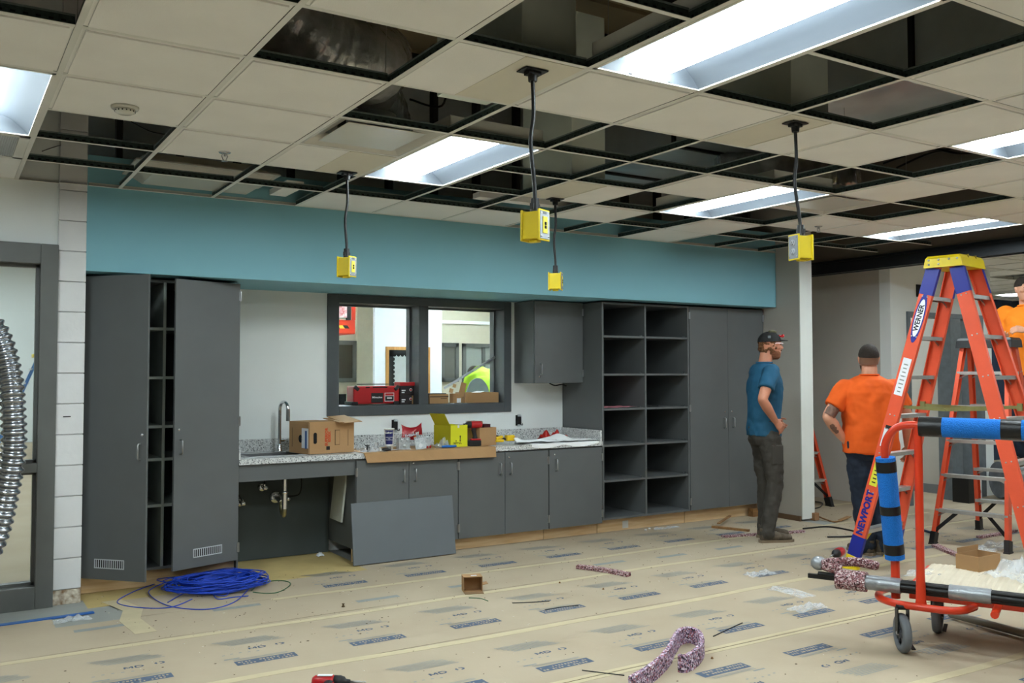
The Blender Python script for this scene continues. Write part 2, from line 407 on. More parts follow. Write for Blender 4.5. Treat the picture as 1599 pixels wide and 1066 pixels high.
# left wall over / beside the glazed screen
LW=6.70
mb=MB(); mb.box(-6.9,LW,2.33,.66,LW+.2,4.2); mb.build('wall_left',M_white,kind='structure')
gs=empty('window_2',(-.5,6.66,0),kind='structure')
def fr(x0,x1,z0,z1,nm,y0=6.625,y1=6.86): return MB().box(x0,y0,z0,x1,y1,z1).build(nm,M_frameL,gs,bevel=.004)
sx1=.63
a=oy(62,500,6.625).x; 
jx=a
fr(jx,.655,0.0,2.33,'jamb'); fr(-2.2,jx,2.20,2.33,'head'); fr(-2.2,jx,.0,.145,'sill'); fr(-2.2,jx,.865,.925,'mid_rail')
fr(-2.3,-2.2,0,2.33,'jamb'); fr(-.85,-.78,.145,2.2,'mullion')
M_glass=mat('clear_glass',(240,246,246),.02,var=0,trans=1,ior=1.45,spec=.5)
for (x0,x1) in ((-2.2,-.85),(-.78,jx)):
    MB().box(x0+.004,6.76,.149,x1-.004,6.766,.861).build('pane',M_glass,gs); MB().box(x0+.004,6.76,.929,x1-.004,6.766,2.196).build('pane',M_glass,gs)
mb=MB()
for (x0,x1) in ((-2.2,-.85),(-.78,jx)):
    for z0,z1 in ((.145,.865),(.925,2.2)):
        mb.box(x0,6.70,z0,x1,6.758,z0+.018);mb.box(x0,6.70,z1-.018,x1,6.758,z1);mb.box(x1-.018,6.70,z0,x1,6.758,z1);mb.box(x0,6.70,z0,x0+.018,6.758,z1)
mb.build('glazing_bead',M_frameL,gs)
# right side wall return (stub wall beside the tall cabinet)
mb=MB(); mb.box(7.38,6.36,0.02,7.39,BW,4.2); o=mb
w_=MB(); w_.box(7.385,6.365,.02,7.555,9.6,4.2).build('wall_right',M_grey,kind='structure')
mb=MB(); mb.box(7.380,6.355,.02,7.560,6.366,4.2); mb.build('trim_1',mat('corner_white',(226,230,224),.7,var=.02),kind='structure')
MB().box(7.36,6.37,0,7.38,6.86,.05).build('baseboard_right',mat('base_brown',(110,86,64),.8),kind='structure')
# wood corner block at the end of toe kick and by the wall end
# bulkhead + operable partition track to the right
BX=8.42
MB().box(BX,-6,2.74,BX+.12,12,4.2).build('wall_bulkhead',mat('bulkhead_taupe',(120,114,104),.8,var=.04),kind='structure')
tr=empty('trim_2',(BX,2,2.6),kind='structure')
mb=MB(); mb.box(BX-.02,-6,2.66,BX+.14,12,2.735); mb.box(BX-.035,-6,2.715,BX+.155,12,2.74); mb.box(BX-.02,-6,2.60,BX+.03,12,2.66); mb.box(BX+.09,-6,2.60,BX+.14,12,2.66)
mb.build('partition_track',M_black2,tr)
# rooms beyond to the right
GXW=8.97; WY=6.45
MB().box(GXW,WY+.14,0,GXW+.12,14,2.74).build('wall_corridor',M_grey,kind='structure')
mb=MB(); dx0,dx1,dz=9.25,10.735,2.185
xe=10.93
mb.box(GXW,WY,0,dx0+.03,WY+.14,2.74); mb.box(dx0+.03,WY,dz-.03,dx1-.03,WY+.14,2.74); mb.box(dx1-.03,WY,0,xe,WY+.14,2.74)
mb.build('wall_white_partition',M_white,kind='structure')
df=empty('door_1',((dx0+dx1)/2,WY,0),kind='structure')
M_fr2=mat('door_frame_primer',(104,112,118),.5,var=.15,vscale=12)
def dfb(x0,x1,z0,z1,n): MB().box(x0,WY-.02,z0,x1,WY+.16,z1).build(n,M_fr2,df,bevel=.003)
dfb(dx0,dx0+.055,0,dz,'jamb'); dfb(dx0+.055,dx1,dz-.055,dz,'head'); dfb(10.48,dx1,0,dz-.055,'jamb'); dfb(10.06,10.26,0,dz-.055,'mullion')
MB().box(10.09,WY-.026,.98,10.14,WY-.02,1.10).build('strike_plate',M_black,df)
MB().box(10.48,WY+.17,0,10.6,9.58,2.74).build('wall_room_side',M_grey,kind='structure')
MB().box(10.465,WY+.2,0,10.479,9.5,.11).build('baseboard_side',mat('vinyl_base_grey',(120,122,126),.6),kind='structure')
MB().box(8.97,9.6,0,12.4,9.74,2.74).build('wall_room_back',M_grey,kind='structure')
MB().box(9.0,9.57,0,12.4,9.6,.11).build('baseboard_room',mat('vinyl_base_grey',(120,122,126),.6),kind='structure')
MB().box(11.0,9.0,0,16.9,9.12,2.9).build('wall_far_navy',M_navy,kind='structure')
MB().box(11.0,8.4,0,11.9,8.98,2.2).build('wall_far_pale',M_white,kind='structure')
mb=MB(); mb.box(9.44,WY-.012,2.36,9.52,WY-.001,2.50); mb.build('outlet_cutout',M_dark,label='small dark rectangular electrical cutout high on white partition',cat='electrical box')
# ceiling in the right hand zone
cr=empty('ceiling_right',(12,6,2.743),kind='structure')
for a in range(0,12):
    for b in range(0,16):
        x=8.6+a*.6096; y=.2+b*.6096
        if (a,b) in ((3,8),(4,8),(5,9),(5,7),(6,8),(4,7),(7,8),(6,6),(4,5),(2,5),(6,9),(7,9),(5,10),(6,10),(7,10)): continue
        if (a,b) in ((4,6),(8,8)): continue
        MB().box(x+.012,y+.012,2.75,x+.5976,y+.5976,2.765).build('ceiling_tile',M_tile,cr)
mb=MB()
for a in range(13): x=8.6+a*.6096; mb.box(x-.012,.2,2.743,x+.012,9.9,2.75); mb.box(x-.002,.2,2.75,x+.002,9.9,2.785)
for b in range(17): y=.2+b*.6096; mb.box(8.55,y-.012,2.742,16.9,y+.012,2.749); mb.box(8.55,y-.002,2.75,16.9,y+.002,2.785)
mb.build('tee_grid',M_tee,cr)
# outer shell: perimeter walls and roof deck
mb=MB(); mb.box(XL-.2,YB,0,XL,YF,4.4); mb.box(XR,YB,0,XR+.2,YF,4.4); mb.box(XL,YB-.2,0,XR,YB,4.4); mb.box(XL,YF,0,XR,YF+.2,4.4)
mb.build('wall_perimeter',M_white,kind='structure')
dk=empty('ceiling_deck',(4,3,4.2),kind='structure')
MB().box(XL,YB,4.2,XR,YF,4.4).build('deck',M_deck,dk)
mb=MB()
for a in range(26):
    y=-3+a*.55; mb.box(-4,y,4.17,12,y+.16,4.2)
mb.build('deck_rib',M_deck,dk)
for a in range(6):
    y=.9+a*1.2; mb=MB(); mb.box(-4,y,3.92,12,y+.06,3.95); mb.box(-4,y,4.13,12,y+.06,4.17)
    for c in range(26): x=-4+c*.6; mb.beam((x,y+.03,3.94),(x+.3,y+.03,4.15),.012,.02); mb.beam((x+.3,y+.03,4.15),(x+.6,y+.03,3.94),.012,.02)
    mb.build('bar_joist',M_joist,dk)
# ------------------------------------------------------------------ suspended ceiling
T,O,L_,P_,Dd,Rg=range(6)
cells={}
def setc(s_,k): 
    pass
opens='4:0 3:2 3:4 4:2 4:4 4:5 5:-1 5:1 5:7 6:2 6:3 6:4 6:5 6:6 6:7 6:9 7:4 7:5 7:9 8:0 8:4 8:6 8:8 9:0 9:1 9:2 9:3 9:4 9:5 9:7 9:9 9:10 9:11 10:0 10:1 10:2 10:6 10:7 10:9 10:10 10:11'.split()
OP={(int(a.split(':')[1]),int(a.split(':')[0])) for a in opens}
LIGHTS=[(i,k) for i in (-5,-1,3,7,11) for k in (-9,-5,-1,3,7)]
LC={(i,kk) for i,k in LIGHTS for kk in (k,k+1)}
PEN={(2,5):1,(5,5):0,(2,8):1,(5,8):0}   # value: panel in right (1) or left (0) part
DIF={(2,7),(8,7)}; GRI={(-1,9)}
ce=empty('ceiling',(4,3,CZ),kind='structure')
tile_src=None
I0,I1,K0,K1=-3,12,0,11
for i in range(I0,I1):
    for k in range(K0,K1):
        c=(i,k)
        if c in OP or c in LC or c in DIF or c in GRI: continue
        if i>=12: continue
        x0,x1,y0,y1=GX(i)+.013,GX(i+1)-.013,GY(k)+.013,GY(k+1)-.013
        if k==10: y1=SOFY-.004 if i>0 else 6.69
        if c in PEN:
            xm=(x0+.30) if PEN[c] else (x1-.30)
            MB().box(min(x0,x0),y0,CZ-.003,xm-.004,y1,CZ+.012).build('ceiling_tile',M_tile if PEN[c] else M_panel,ce)
            MB().box(xm+.004,y0,CZ-.003,x1,y1,CZ+.012).build('ceiling_tile',M_panel if PEN[c] else M_tile,ce)
            MB().box(xm-.004,y0,CZ-.006,xm+.004,y1,CZ+.012).build('joint_strip',M_panel,ce)
            continue
        if k<10 and tile_src is None:
            mb=MB(Matrix.Translation((4,3,CZ))); h=.2918
            mb.box(-h,-h,.001,h,h,.013); mb.box(-h+.014,-h+.014,-.006,h-.014,h-.014,.001)
            tile_src=mb.build('ceiling_tile',M_tile,ce)
            tile_src.location=(GX(i)+.3048-4,GY(k)+.3048-3,0)
        elif k<10:
            t=tile_src.copy(); COL.objects.link(t); t.location=(GX(i)+.3048-4,GY(k)+.3048-3,random.uniform(0,.0015))
        else:
            mb=MB(); mb.box(x0,y0,CZ+.001,x1,y1,CZ+.013); mb.build('ceiling_tile',M_tile,ce)
# plain tiles behind the camera
# tees
def tee(mb,p,q,z,w=.024):
    p=Vector(p);q=Vector(q)
    mb.beam((p.x,p.y,z),(q.x,q.y,z),w,.0015,mt=0)
    mb.beam((p.x,p.y,z+.018),(q.x,q.y,z+.018),.0016,.034,mt=1)
    mb.beam((p.x,p.y,z+.037),(q.x,q.y,z+.037),.007,.007,mt=2)
M_webhi=mat('tee_bulb',(150,162,160),.4,.6,var=.15,vscale=60)
for i in range(I0,13):
    mb=MB(); yend=SOFY-.01 if i>0 else 6.69
    if i==12: yend=GY(10)
    tee(mb,(GX(i),GY(K0),0),(GX(i),yend,0),CZ-.001); 
    for s_ in range(int((yend-GY(K0))/.06)):
        y=GY(K0)+.03+.06*s_
        if y>yend-.02: break
        mb.box(GX(i)-.0012,y-.006,CZ+.010,GX(i)+.0012,y+.006,CZ+.016,3)
    mb.build('main_runner',[M_tee,M_web,M_webhi,M_dark],ce)
src={}
for k in range(K0,K1):
    for i in range(I0,13):
        if k>K0 and (i,k) in LC and (i,k-1) in LC: continue
        if i==12 and k not in (9,10): continue
        ln=.6096 if i<12 else .5
        if ln not in src:
            mb=MB(Matrix.Translation((4,3,CZ))); tee(mb,(.012,0,0),(ln-.012 if ln>.55 else ln,0,0),0.0002)
            for s_ in range(14): x=.04+.04*s_; x<ln-.03 and mb.box(x-.008,-.0012,.010,x+.008,.0012,.017,3)
            src[ln]=mb.build('cross_tee',[M_tee,M_web,M_webhi,M_dark],ce); t=src[ln]
        else: t=src[ln].copy(); COL.objects.link(t)
        t.location=(GX(i)-4,GY(k)-3,0)
# wall angle
mb=MB(); mb.box(.83,SOFY-.022,CZ-.002,7.37,SOFY,CZ); mb.box(.83,SOFY-.0015,CZ-.002,7.37,SOFY,CZ+.022)
mb.build('wall_angle',M_tee,ce)
mb=MB(); mb.box(-2.2,LW-.022,CZ-.002,.66,LW,CZ); mb.box(-2.2,LW-.0015,CZ,.66,LW,CZ+.022); mb.box(.655,6.645,CZ-.002,.822,6.668,CZ)
mb.build('wall_angle',M_tee,ce)
# ceiling behind and left of the camera, plain
mb=MB(); mb.box(-7,-7.5,CZ,8.4,GY(0)-.02,CZ+.02); mb.box(-7,GY(0)-.02,CZ,GX(-3)-.013,6.69,CZ+.02)
mb.build('ceiling_rear',M_tile,kind='structure')
# ------------------------------------------------------------------ troffers
def troffer(i,k,label,group=None):
    x0,x1,y0,y1=GX(i)+.012,GX(i+1)-.012,GY(k)+.012,GY(k+2)-.012
    xc=(x0+x1)/2
    root=empty('ceiling_light',(xc,(y0+y1)/2,CZ),0,label,'ceiling light',group)
    mb=MB(); z=CZ-.004
    mb.box(x0,y0,z,x1,y0+.016,z+.01);mb.box(x0,y1-.016,z,x1,y1,z+.01);mb.box(x0,y0,z,x0+.014,y1,z+.01);mb.box(x1-.014,y0,z,x1,y1,z+.01)
    mb.box(x0,y0,CZ+.10,x1,y1,CZ+.104); mb.box(x0,y0,CZ+.006,x0+.003,y1,CZ+.10); mb.box(x1-.003,y0,CZ+.006,x1,y1,CZ+.10); mb.box(x0,y0,CZ+.006,x1,y0+.003,CZ+.10); mb.box(x0,y1-.003,CZ+.006,x1,y1,CZ+.10)
    mb.build('frame',M_tee,root)
    mb=MB(); a0,a1=y0+.016,y1-.016; h=.11; N=8
    for s_ in (-1,1):          # curved side reflectors
        R=[]
        for yy in (a0,a1):
            R.append([(xc+s_*(.095+ (x1-.014-xc-.095)*t), yy, CZ+.002+.085*math.sin(PI/2*min(1,(1-t)*1.25))) for t in [j/N for j in range(N+1)]])
        fs=[(j,j+1,N+1+j+1,N+1+j) for j in range(N)]
        mb.add(R[0]+R[1],fs,0,True)
        for yy,sg in ((a0,1),(a1,-1)):      # arched end pieces
            top=[(xc+s_*(.095+(x1-.014-xc-.095)*t),yy+sg*.045*math.sin(PI*min(1,t*1.0)*.5+.0)*(1-t),CZ+.002+.085*math.sin(PI/2*min(1,(1-t)*1.25))) for t in [j/N for j in range(N+1)]]
            bot=[(p[0],yy,CZ+.001) for p in top]
            mb.add(top+bot,[(j,j+1,N+1+j+1,N+1+j) for j in range(N)],0,True)
    mb.build('reflector',M_refl,root)
    mb=MB(); R=[]
    hw=.095
    for t in range(9):
        a=-PI*t/8
        R.append((xc+hw*math.cos(a),CZ+.045+.034*math.sin(a)))
    poly=[(u,v) for u,v in R]
    mb.prism(poly,a0+.02,a1-.02,0,True,P=lambda a,b,c:(a,c,b))
    mb.build('lens',M_lens,root)
    return root
labs={(-1,7):'lit troffer ceiling light at upper left photo edge above glass screen',
(3,7):'lit troffer ceiling light directly in front of teal soffit, left of tall pendant outlet',
(3,3):'largest lit troffer ceiling light, at top of photo nearest the camera',
(7,7):'lit troffer ceiling light behind the right hand pendant outlet cord',
(7,3):'lit troffer ceiling light cut by right photo edge above the tall ladder',
(11,7):'lit troffer ceiling light farthest right, beside dark partition track'}
for i,k in LIGHTS:
    troffer(i,k,labs.get((i,k),'recessed troffer ceiling light of the same grid, outside the photo'),None if (i,k) in labs else 'troffers outside the picture')
def roomlight(x,y,z=2.743,hw=.11,g='lamps added in the neighbouring rooms',lab='unseen ceiling light put in to light a neighbouring room'):
    root=empty('ceiling_light',(x,y,z),0,lab,'ceiling light',g)
    mb=MB(); mb.box(x-.3,y-.6,z+.0,x-.27,y+.6,z+.05);mb.box(x+.27,y-.6,z+.0,x+.3,y+.6,z+.05);mb.box(x-.27,y-.6,z,x+.27,y-.57,z+.05);mb.box(x-.27,y+.57,z,x+.27,y+.6,z+.05); mb.box(x-.3,y-.6,z+.05,x+.3,y+.6,z+.06)
    mb.build('frame',M_tee,root)
    MB().box(x-hw,y-.55,z+.01,x+hw,y+.55,z+.03).build('lens',M_lens,root)
# ------------------------------------------------------------------ cabinets
def handle(mb_parent,x,y,z,n=(0,-1,0),L=.10,name='handle'):
    n=Vector(n); mb=MB(); c=Vector((x,y,z))
    mb.tube([c+Vector((0,0,-L/2)),c+n*.022+Vector((0,0,-L/2)),c+n*.03+Vector((0,0,-L/2+.008)),c+n*.03+Vector((0,0,L/2-.008)),c+n*.022+Vector((0,0,L/2)),c+Vector((0,0,L/2))],.0055,8)
    return mb.build(name,M_steel,mb_parent)
def lock(p,x,y,z,n=(0,-1,0)):
    mb=MB(); mb.lathe([(.0,-.002),(.0095,-.002),(.0095,.004),(.007,.006),(0,.006)],(x,y,z),n,12); return mb.build('lock',M_chrome,p)
def hinge(p,x,y,z,n=(0,-1,0)):
    n=Vector(n); s=Vector((-n.y,n.x,0)); mb=MB(); c=Vector((x,y,z))+n*.004
    mb.cyl(c-Vector((0,0,.035)),c+Vector((0,0,.035)),.0055,8); mb.obox(c-n*.002,s,n,(0,0,1),.010,.0015,.033)
    return mb.build('hinge',M_steel,p)
def door(root,hx,hy,wd,z0,z1,ang,side,hz=1.0,lz=None,lab=None,nh=3,vent=False,off=.045):
    """door hinged at (hx,hy); side=+1 extends to +x when closed, ang opens it towards the room"""
    d=Vector((side*math.cos(ang),-math.sin(ang),0)); n=Vector((-d.y*side,d.x*side,0))*-1
    if n.y>0: n=-n
    mb=MB(); a=Vector((hx,hy,0)); c=a+d*(wd/2)-n*.0095+Vector((0,0,(z0+z1)/2))
    mb.obox(a+d*(wd/2)+n*.0095+Vector((0,0,(z0+z1)/2)),d,n,(0,0,1),wd/2,.0095,(z1-z0)/2)
    o=mb.build('door',M_cab,root,bevel=.0015)
    if lab: o['label']=lab
    f=a+n*.019
    hp=f+d*(wd-off); handle(o,hp.x,hp.y,hz,n)
    if lz:
        lp=f+d*(wd-off+.012); lock(o,lp.x,lp.y,lz,n)
    for k in range(nh):
        zz=z0+.09+(z1-z0-.18)*k/(nh-1); hinge(o,f.x,f.y,zz,n)
    if vent:
        cc=f+d*vent[0]; z=vent[1]; w,h=.115,.031
        g=MB()
        def b(u0,v0,u1,v1,t=.004): g.obox(cc+d*((u0+u1)/2)+n*(t/2)+Vector((0,0,z+(v0+v1)/2)),d,n,(0,0,1),(u1-u0)/2,t/2,(v1-v0)/2)
        b(-w,-h,w,-h+.006);b(-w,h-.006,w,h);b(-w,-h,-w+.006,h);b(w-.006,-h,w,h)
        for q in range(13): u=-w+.013+q*.0165; b(u,-h,u+.006,h,.003)
        g.build('vent_grille',mat('vent_light_grey',(190,194,196),.4),o)
        g2=MB(); g2.obox(cc+n*.0006+Vector((0,0,z)),d,n,(0,0,1),w-.002,.0005,h-.002); g2.build('vent_back',M_black,o)
    return o
def carcass(name,x0,x1,y0,y1,z0,z1,lab,cat='cabinet',group=None,t=.019,shelves=(),mid=None,back=True,top=True,toe=True,loc=None,bottom=True):
    root=empty(name,((x0+x1)/2,(y0+y1)/2,0 if toe else z0),0,lab,cat,group)
    mb=MB(); mb.box(x0,y0,z0,x0+t,y1,z1); mb.build('side_panel',M_cab,root)
    mb=MB(); mb.box(x1-t,y0,z0,x1,y1,z1); mb.build('side_panel',M_cab,root)
    if bottom: MB().box(x0+t,y0,z0,x1-t,y1,z0+t).build('bottom_panel',M_cab,root)
    if top: MB().box(x0+t,y0,z1-t,x1-t,y1,z1).build('top_panel',M_cab,root)
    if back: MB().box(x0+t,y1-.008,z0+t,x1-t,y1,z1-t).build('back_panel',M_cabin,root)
    for z in shelves:
        a,b=x0+t,x1-t
        if mid:
            MB().box(a,y0+.004,z-.019,mid-t/2,y1-.01,z).build('shelf',M_cab,root); MB().box(mid+t/2,y0+.004,z-.019,b,y1-.01,z).build('shelf',M_cab,root)
        else: MB().box(a,y0+.02,z-.019,b,y1-.01,z).build('shelf',M_cab,root)
    if mid: MB().box(mid-t/2,y0,z0+t,mid+t/2,y1-.008,z1-t).build('divider',M_cab,root)
    if toe:
        mb=MB(); mb.box(x0+.002,TOE,0.002,x1-.002,TOE+.018,z0); mb.build('toe_kick',M_ply,root)
    return root
FY=CF
TT=2.158
# tall left
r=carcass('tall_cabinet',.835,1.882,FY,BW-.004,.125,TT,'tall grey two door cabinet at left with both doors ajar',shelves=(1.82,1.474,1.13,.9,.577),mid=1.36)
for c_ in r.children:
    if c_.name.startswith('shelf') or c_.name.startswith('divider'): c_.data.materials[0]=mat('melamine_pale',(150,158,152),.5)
MB().box(.826,TOE-.002,.006,1.88,TOE+.0,.11).build('toe_kick_face',M_ply,r)
door(r,.838,FY,.518,.127,TT-.004,math.radians(47),1,1.0-.02,1.09,vent=(.245,.232),lab='left door swung wide open with louvre grille near its foot')
door(r,1.879,FY,.518,.135,TT-.004,math.radians(19),-1,.985,1.105,vent=(.25,.235),lab='right door slightly ajar with louvre grille near its foot')
# base cabinets
def base(x0,x1,lab,ndoor,group=None,handles=None):
    r=carcass('base_cabinet',x0,x1,FY,BW-.01,.105,.818,lab,shelves=(.45,))
    w_=(x1-x0)
    if ndoor==2:
        door(r,x0+.002,FY,w_/2-.004,.107,.806,0,1,.668,.755 if False else None,nh=2,off=.05); door(r,x1-.002,FY,w_/2-.004,.107,.806,0,-1,.668,.765,nh=2,off=.05)
    else: door(r,x1-.002,FY,w_-.006,.107,.806,0,-1,.672,.765,nh=2,off=.07)
    return r
base(2.803,3.712,'grey two door base cabinet right of the sink bay, behind the leaning panel',2)
base(3.716,4.628,'grey two door base cabinet in middle of worktop run',2)
base(4.632,5.228,'grey single door base cabinet beside the open shelves',1)
# sink bay: apron + back panel + side cleats
r=empty('sink_apron',(2.34,FY,0),0,'grey apron panel under worktop at the open sink bay','cabinet')
MB().box(1.884,FY-.004,.695,2.80,FY+.016,.818).build('apron',M_cab,r,bevel=.0015)
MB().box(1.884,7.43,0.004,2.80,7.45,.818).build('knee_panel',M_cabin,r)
MB().box(1.884,FY+.02,.006,1.896,7.43,.695).build('side_panel',M_cab,r)
# worktop
M_gran=speckle('granite_laminate',[(205,207,206),(188,190,190),(220,221,219),(150,152,152),(70,72,74),(212,213,211)],scale=150,rough=.35,bump=0,pos=[0,.25,.45,.72,.86,.93])
wt=empty('worktop',(3.55,7.16,.82),0,'speckled grey laminate worktop with backsplash running from tall cabinet to shelves','worktop')
sx0,sx1,sy0,sy1=1.98,2.62,6.98,7.36
mb=MB(); y0=FY-.028
mb.box(1.886,y0,.822,5.226,sy0,.862); mb.box(1.886,sy1,.822,5.226,BW-.004,.862); mb.box(1.886,sy0,.822,sx0,sy1,.862); mb.box(sx1,sy0,.822,5.226,sy1,.862)
mb.build('slab',M_gran,wt)
MB().box(1.886,BW-.024,.862,5.226,BW-.004,.962).build('backsplash',M_gran,wt,bevel=.002)
MB().box(5.206,FY-.02,.862,5.226,BW-.024,.962).build('backsplash',M_gran,wt,bevel=.002)
MB().box(1.886,FY-.02,.862,1.898,BW-.024,.93).build('backsplash',M_gran,wt)
# sink
r=empty('sink',(2.3,7.17,.86),0,'stainless drop-in sink let into the worktop behind the cardboard carton','sink')
mb=MB(); e=.012
mb.box(sx0-e,sy0-e,.862,sx1+e,sy0+.03,.866);mb.box(sx0-e,sy1-.055,.862,sx1+e,sy1+e,.866);mb.box(sx0-e,sy0,.862,sx0+.03,sy1,.866);mb.box(sx1-.03,sy0,.862,sx1+e,sy1,.866)
mb.build('rim',M_steel,r,bevel=.0015)
mb=MB(); b0=(sx0+.03,sy0+.03,sx1-.03,sy1-.055); zb=.745
mb.box(b0[0]-.002,b0[1]-.002,zb,b0[0],b0[3]+.002,.864);mb.box(b0[2],b0[1]-.002,zb,b0[2]+.002,b0[3]+.002,.864);mb.box(b0[0],b0[1]-.002,zb,b0[2],b0[1],.864);mb.box(b0[0],b0[3],zb,b0[2],b0[3]+.002,.864);mb.box(b0[0]-.002,b0[1]-.002,zb-.002,b0[2]+.002,b0[3]+.002,zb)
mb.build('bowl',M_steel,r)
# faucet
fx,fy=2.345,7.335
r=empty('faucet',(fx,fy,.866),0,'tall chrome gooseneck faucet behind the sink','faucet')
mb=MB(); mb.lathe([(.0,0),(.027,0),(.027,.006),(.022,.012),(.019,.05),(.017,.06),(0,.06)],(fx,fy,.866),(0,0,1),18); mb.build('base',M_chrome,r)
fd=Vector((.30,-.95,0)).normalized()
pts=[Vector((fx,fy,.92)),Vector((fx,fy,1.0)),Vector((fx,fy,1.15))]+[Vector((fx,fy,1.20))+fd*(.055-.055*math.cos(a))+Vector((0,0,.065*math.sin(a))) for a in [PI*j/10 for j in range(1,11)]]
mb=MB(); mb.tube(curve(pts,3),.0135,14); mb.build('spout',M_chrome,r)
e_=Vector((fx,fy,1.20))+fd*.11; mb=MB(); mb.cyl(e_+Vector((0,0,.01)),e_-Vector((0,0,.085)),.0155,14,r2=.017); mb.build('spray_head',M_chrome,r)
mb=MB(); mb.cyl((fx,fy,.952),(fx+.04,fy+.01,.952),.014,12); mb.cyl((fx+.035,fy+.01,.952),(fx+.085,fy+.06,.962),.0075,10); mb.build('lever',M_chrome,r)
# drain and stop valves
r=empty('sink_plumbing',(2.33,7.2,.3),0,'chrome drain tailpiece, trap and stop valves under the sink','plumbing')
mb=MB(); mb.cyl((2.33,7.15,.745),(2.33,7.15,.55),.019,14); mb.cyl((2.33,7.15,.57),(2.33,7.15,.43),.023,14); mb.lathe([(0,0),(.03,0),(.03,.02),(0,.02)],(2.33,7.15,.55),(0,0,1),14); mb.build('tailpiece',M_chrome,r)
mb=MB(); mb.tube(curve([(2.33,7.15,.45),(2.33,7.155,.40),(2.34,7.20,.375),(2.345,7.26,.40),(2.345,7.28,.47)],5),.019,12); mb.build('trap',mat('trap_brass',(176,168,130),.3,.8),r)
mb=MB(); mb.cyl((2.345,7.27,.47),(2.345,7.43,.49),.018,12); mb.lathe([(0,0),(.05,0),(.045,.012),(.02,.016),(0,.016)],(2.345,7.43,.49),(0,-1,0),18); mb.build('wall_tube',M_chrome,r)
for i_,(vx,vz) in enumerate(((2.235,.58),(2.42,.48),(2.06,.47))):
    mb=MB(); mb.lathe([(0,0),(.036,0),(.032,.010),(.012,.014),(0,.014)],(vx,7.43,vz),(0,-1,0),18); mb.cyl((vx,7.43,vz),(vx,7.36,vz),.011,10); mb.cyl((vx,7.37,vz-.016),(vx,7.37,vz+.03),.012,10); mb.ball((vx,7.335,vz),.022,.008,.016,12,6); mb.build('stop_valve',M_chrome,r)
for P in ([(2.235,7.36,.61),(2.22,7.3,.68),(2.26,7.25,.80)],[(2.43,7.36,.5),(2.50,7.3,.52),(2.51,7.28,.64),(2.44,7.22,.80)],[(2.06,7.36,.49),(2.0,7.36,.58),(1.95,7.35,.66),(1.90,7.3,.70)]):
    mb=MB(); mb.tube(curve(P,6),.006,8); mb.build('supply_hose',M_black,r)
# open shelf unit
XA,XB=5.232,6.318
r=carcass('open_shelf_unit',XA,XB,FY-.018,BW-.004,.13,TT,'tall grey open shelf unit with twelve cubbies in two columns','shelving unit',shelves=(1.846,1.488,1.163,.826,.496),mid=5.757)
MB().box(XA+.30,TOE-.003,.02,XA+.37,TOE-.001,.09).build('paper_label',mat('paper_label',(222,222,218),.7),r)
MB().box(4.9,TOE-.02,0.002,5.0,TOE-.0,.1)
for zz in (1.846,1.488,1.163,.826,.496):
    mb=MB()
    for xx in (XA+.03,5.74,5.775,XB-.03): mb.box(xx-.008,FY+.02,zz,xx+.008,FY+.04,zz+.012)
    mb.build('shelf_clip',M_steel,r)
# tall right
r=carcass('tall_cabinet',6.322,7.372,FY,BW-.004,.13,TT,'tall grey two door cabinet at right with closed doors, behind the man in blue',shelves=(1.5,.9))
door(r,6.326,FY,.522,.132,TT-.003,0,1,.985,1.10,off=.06); door(r,7.368,FY,.517,.132,TT-.003,0,-1,.985,1.10,off=.06)
# wall cabinet
r=carcass('wall_cabinet',4.672,5.228,7.15,BW-.003,1.40,2.168,'grey single door wall cabinet hanging between pass-through and shelf unit',toe=False)
door(r,5.225,7.15,.55,1.402,2.165,0,-1,1.53,1.462,nh=2,off=.06)
mb=MB(); mb.tube(curve([(4.95,7.3,1.398),(5.0,7.28,1.375),(5.08,7.28,1.385),(5.14,7.29,1.37)],5),.006,8); mb.build('undercabinet_cable',M_black,r)
# leaning panels
def panel(name,a,b,h,lean,t,mt,lab,cat='panel'):
    a=Vector(a);b=Vector(b);x=(b-a).normalized();n=Vector((-x.y,x.x,0)); up=(Vector((0,0,1))*math.cos(lean)+n*math.sin(lean)); nn=x.cross(up)
    mb=MB(); mb.obox((a+b)/2+up*(h/2)-nn*0,x,nn,up,(b-a).length/2,t/2,h/2); return mb.build(name,mt,None,bevel=.001,label=lab,cat=cat)
panel('leaning_board',(2.752,6.765,.006),(3.652,6.775,.006),.475,math.radians(8.0),.019,mat('board_laminate',(106,112,116),.42,var=.03,vscale=5),'loose grey laminate panel leaning on the floor against base cabinet doors')
o=panel('leaning_board',(2.765,7.05,.30),(2.775,7.32,.30),.40,math.radians(-6),.016,mat('primed_white_panel',(196,198,184),.6),'narrow off-white access panel leaning inside the sink bay against its right side')
# ------------------------------------------------------------------ above the ceiling
def vbox(pxl,pxr,pyy,y,dep,lab,z0=2.80,z1=3.9):
    a=oy(pxl,pyy,y).x; b=oy(pxr,pyy,y).x
    o=MB().box(a,y,z0,b,y+dep,z1).build('duct_riser',M_ductpaint,label=lab,cat='duct',bevel=.003); return o
vbox(815,900,40,3.10,.75,'pale painted duct riser above ceiling opening next to the largest troffer light')
vbox(1235,1293,120,3.10,.6,'pale painted duct riser above the opening near right pendant outlet mount')
vbox(893,945,250,4.9,.6,'pale painted duct riser seen above the openings right of the middle troffer')
r=empty('sheet_metal_duct',(4.85,3.5,3.1),0,'long rectangular galvanised duct with seams above the ceiling openings','duct')
MB().box(4.42,.6,3.12,5.25,7.0,3.45).build('duct_body',M_galv,r)
for a in range(6): y=1.1+a*.95; MB().box(4.40,y,3.10,5.27,y+.03,3.47).build('duct_flange',M_joist,r)
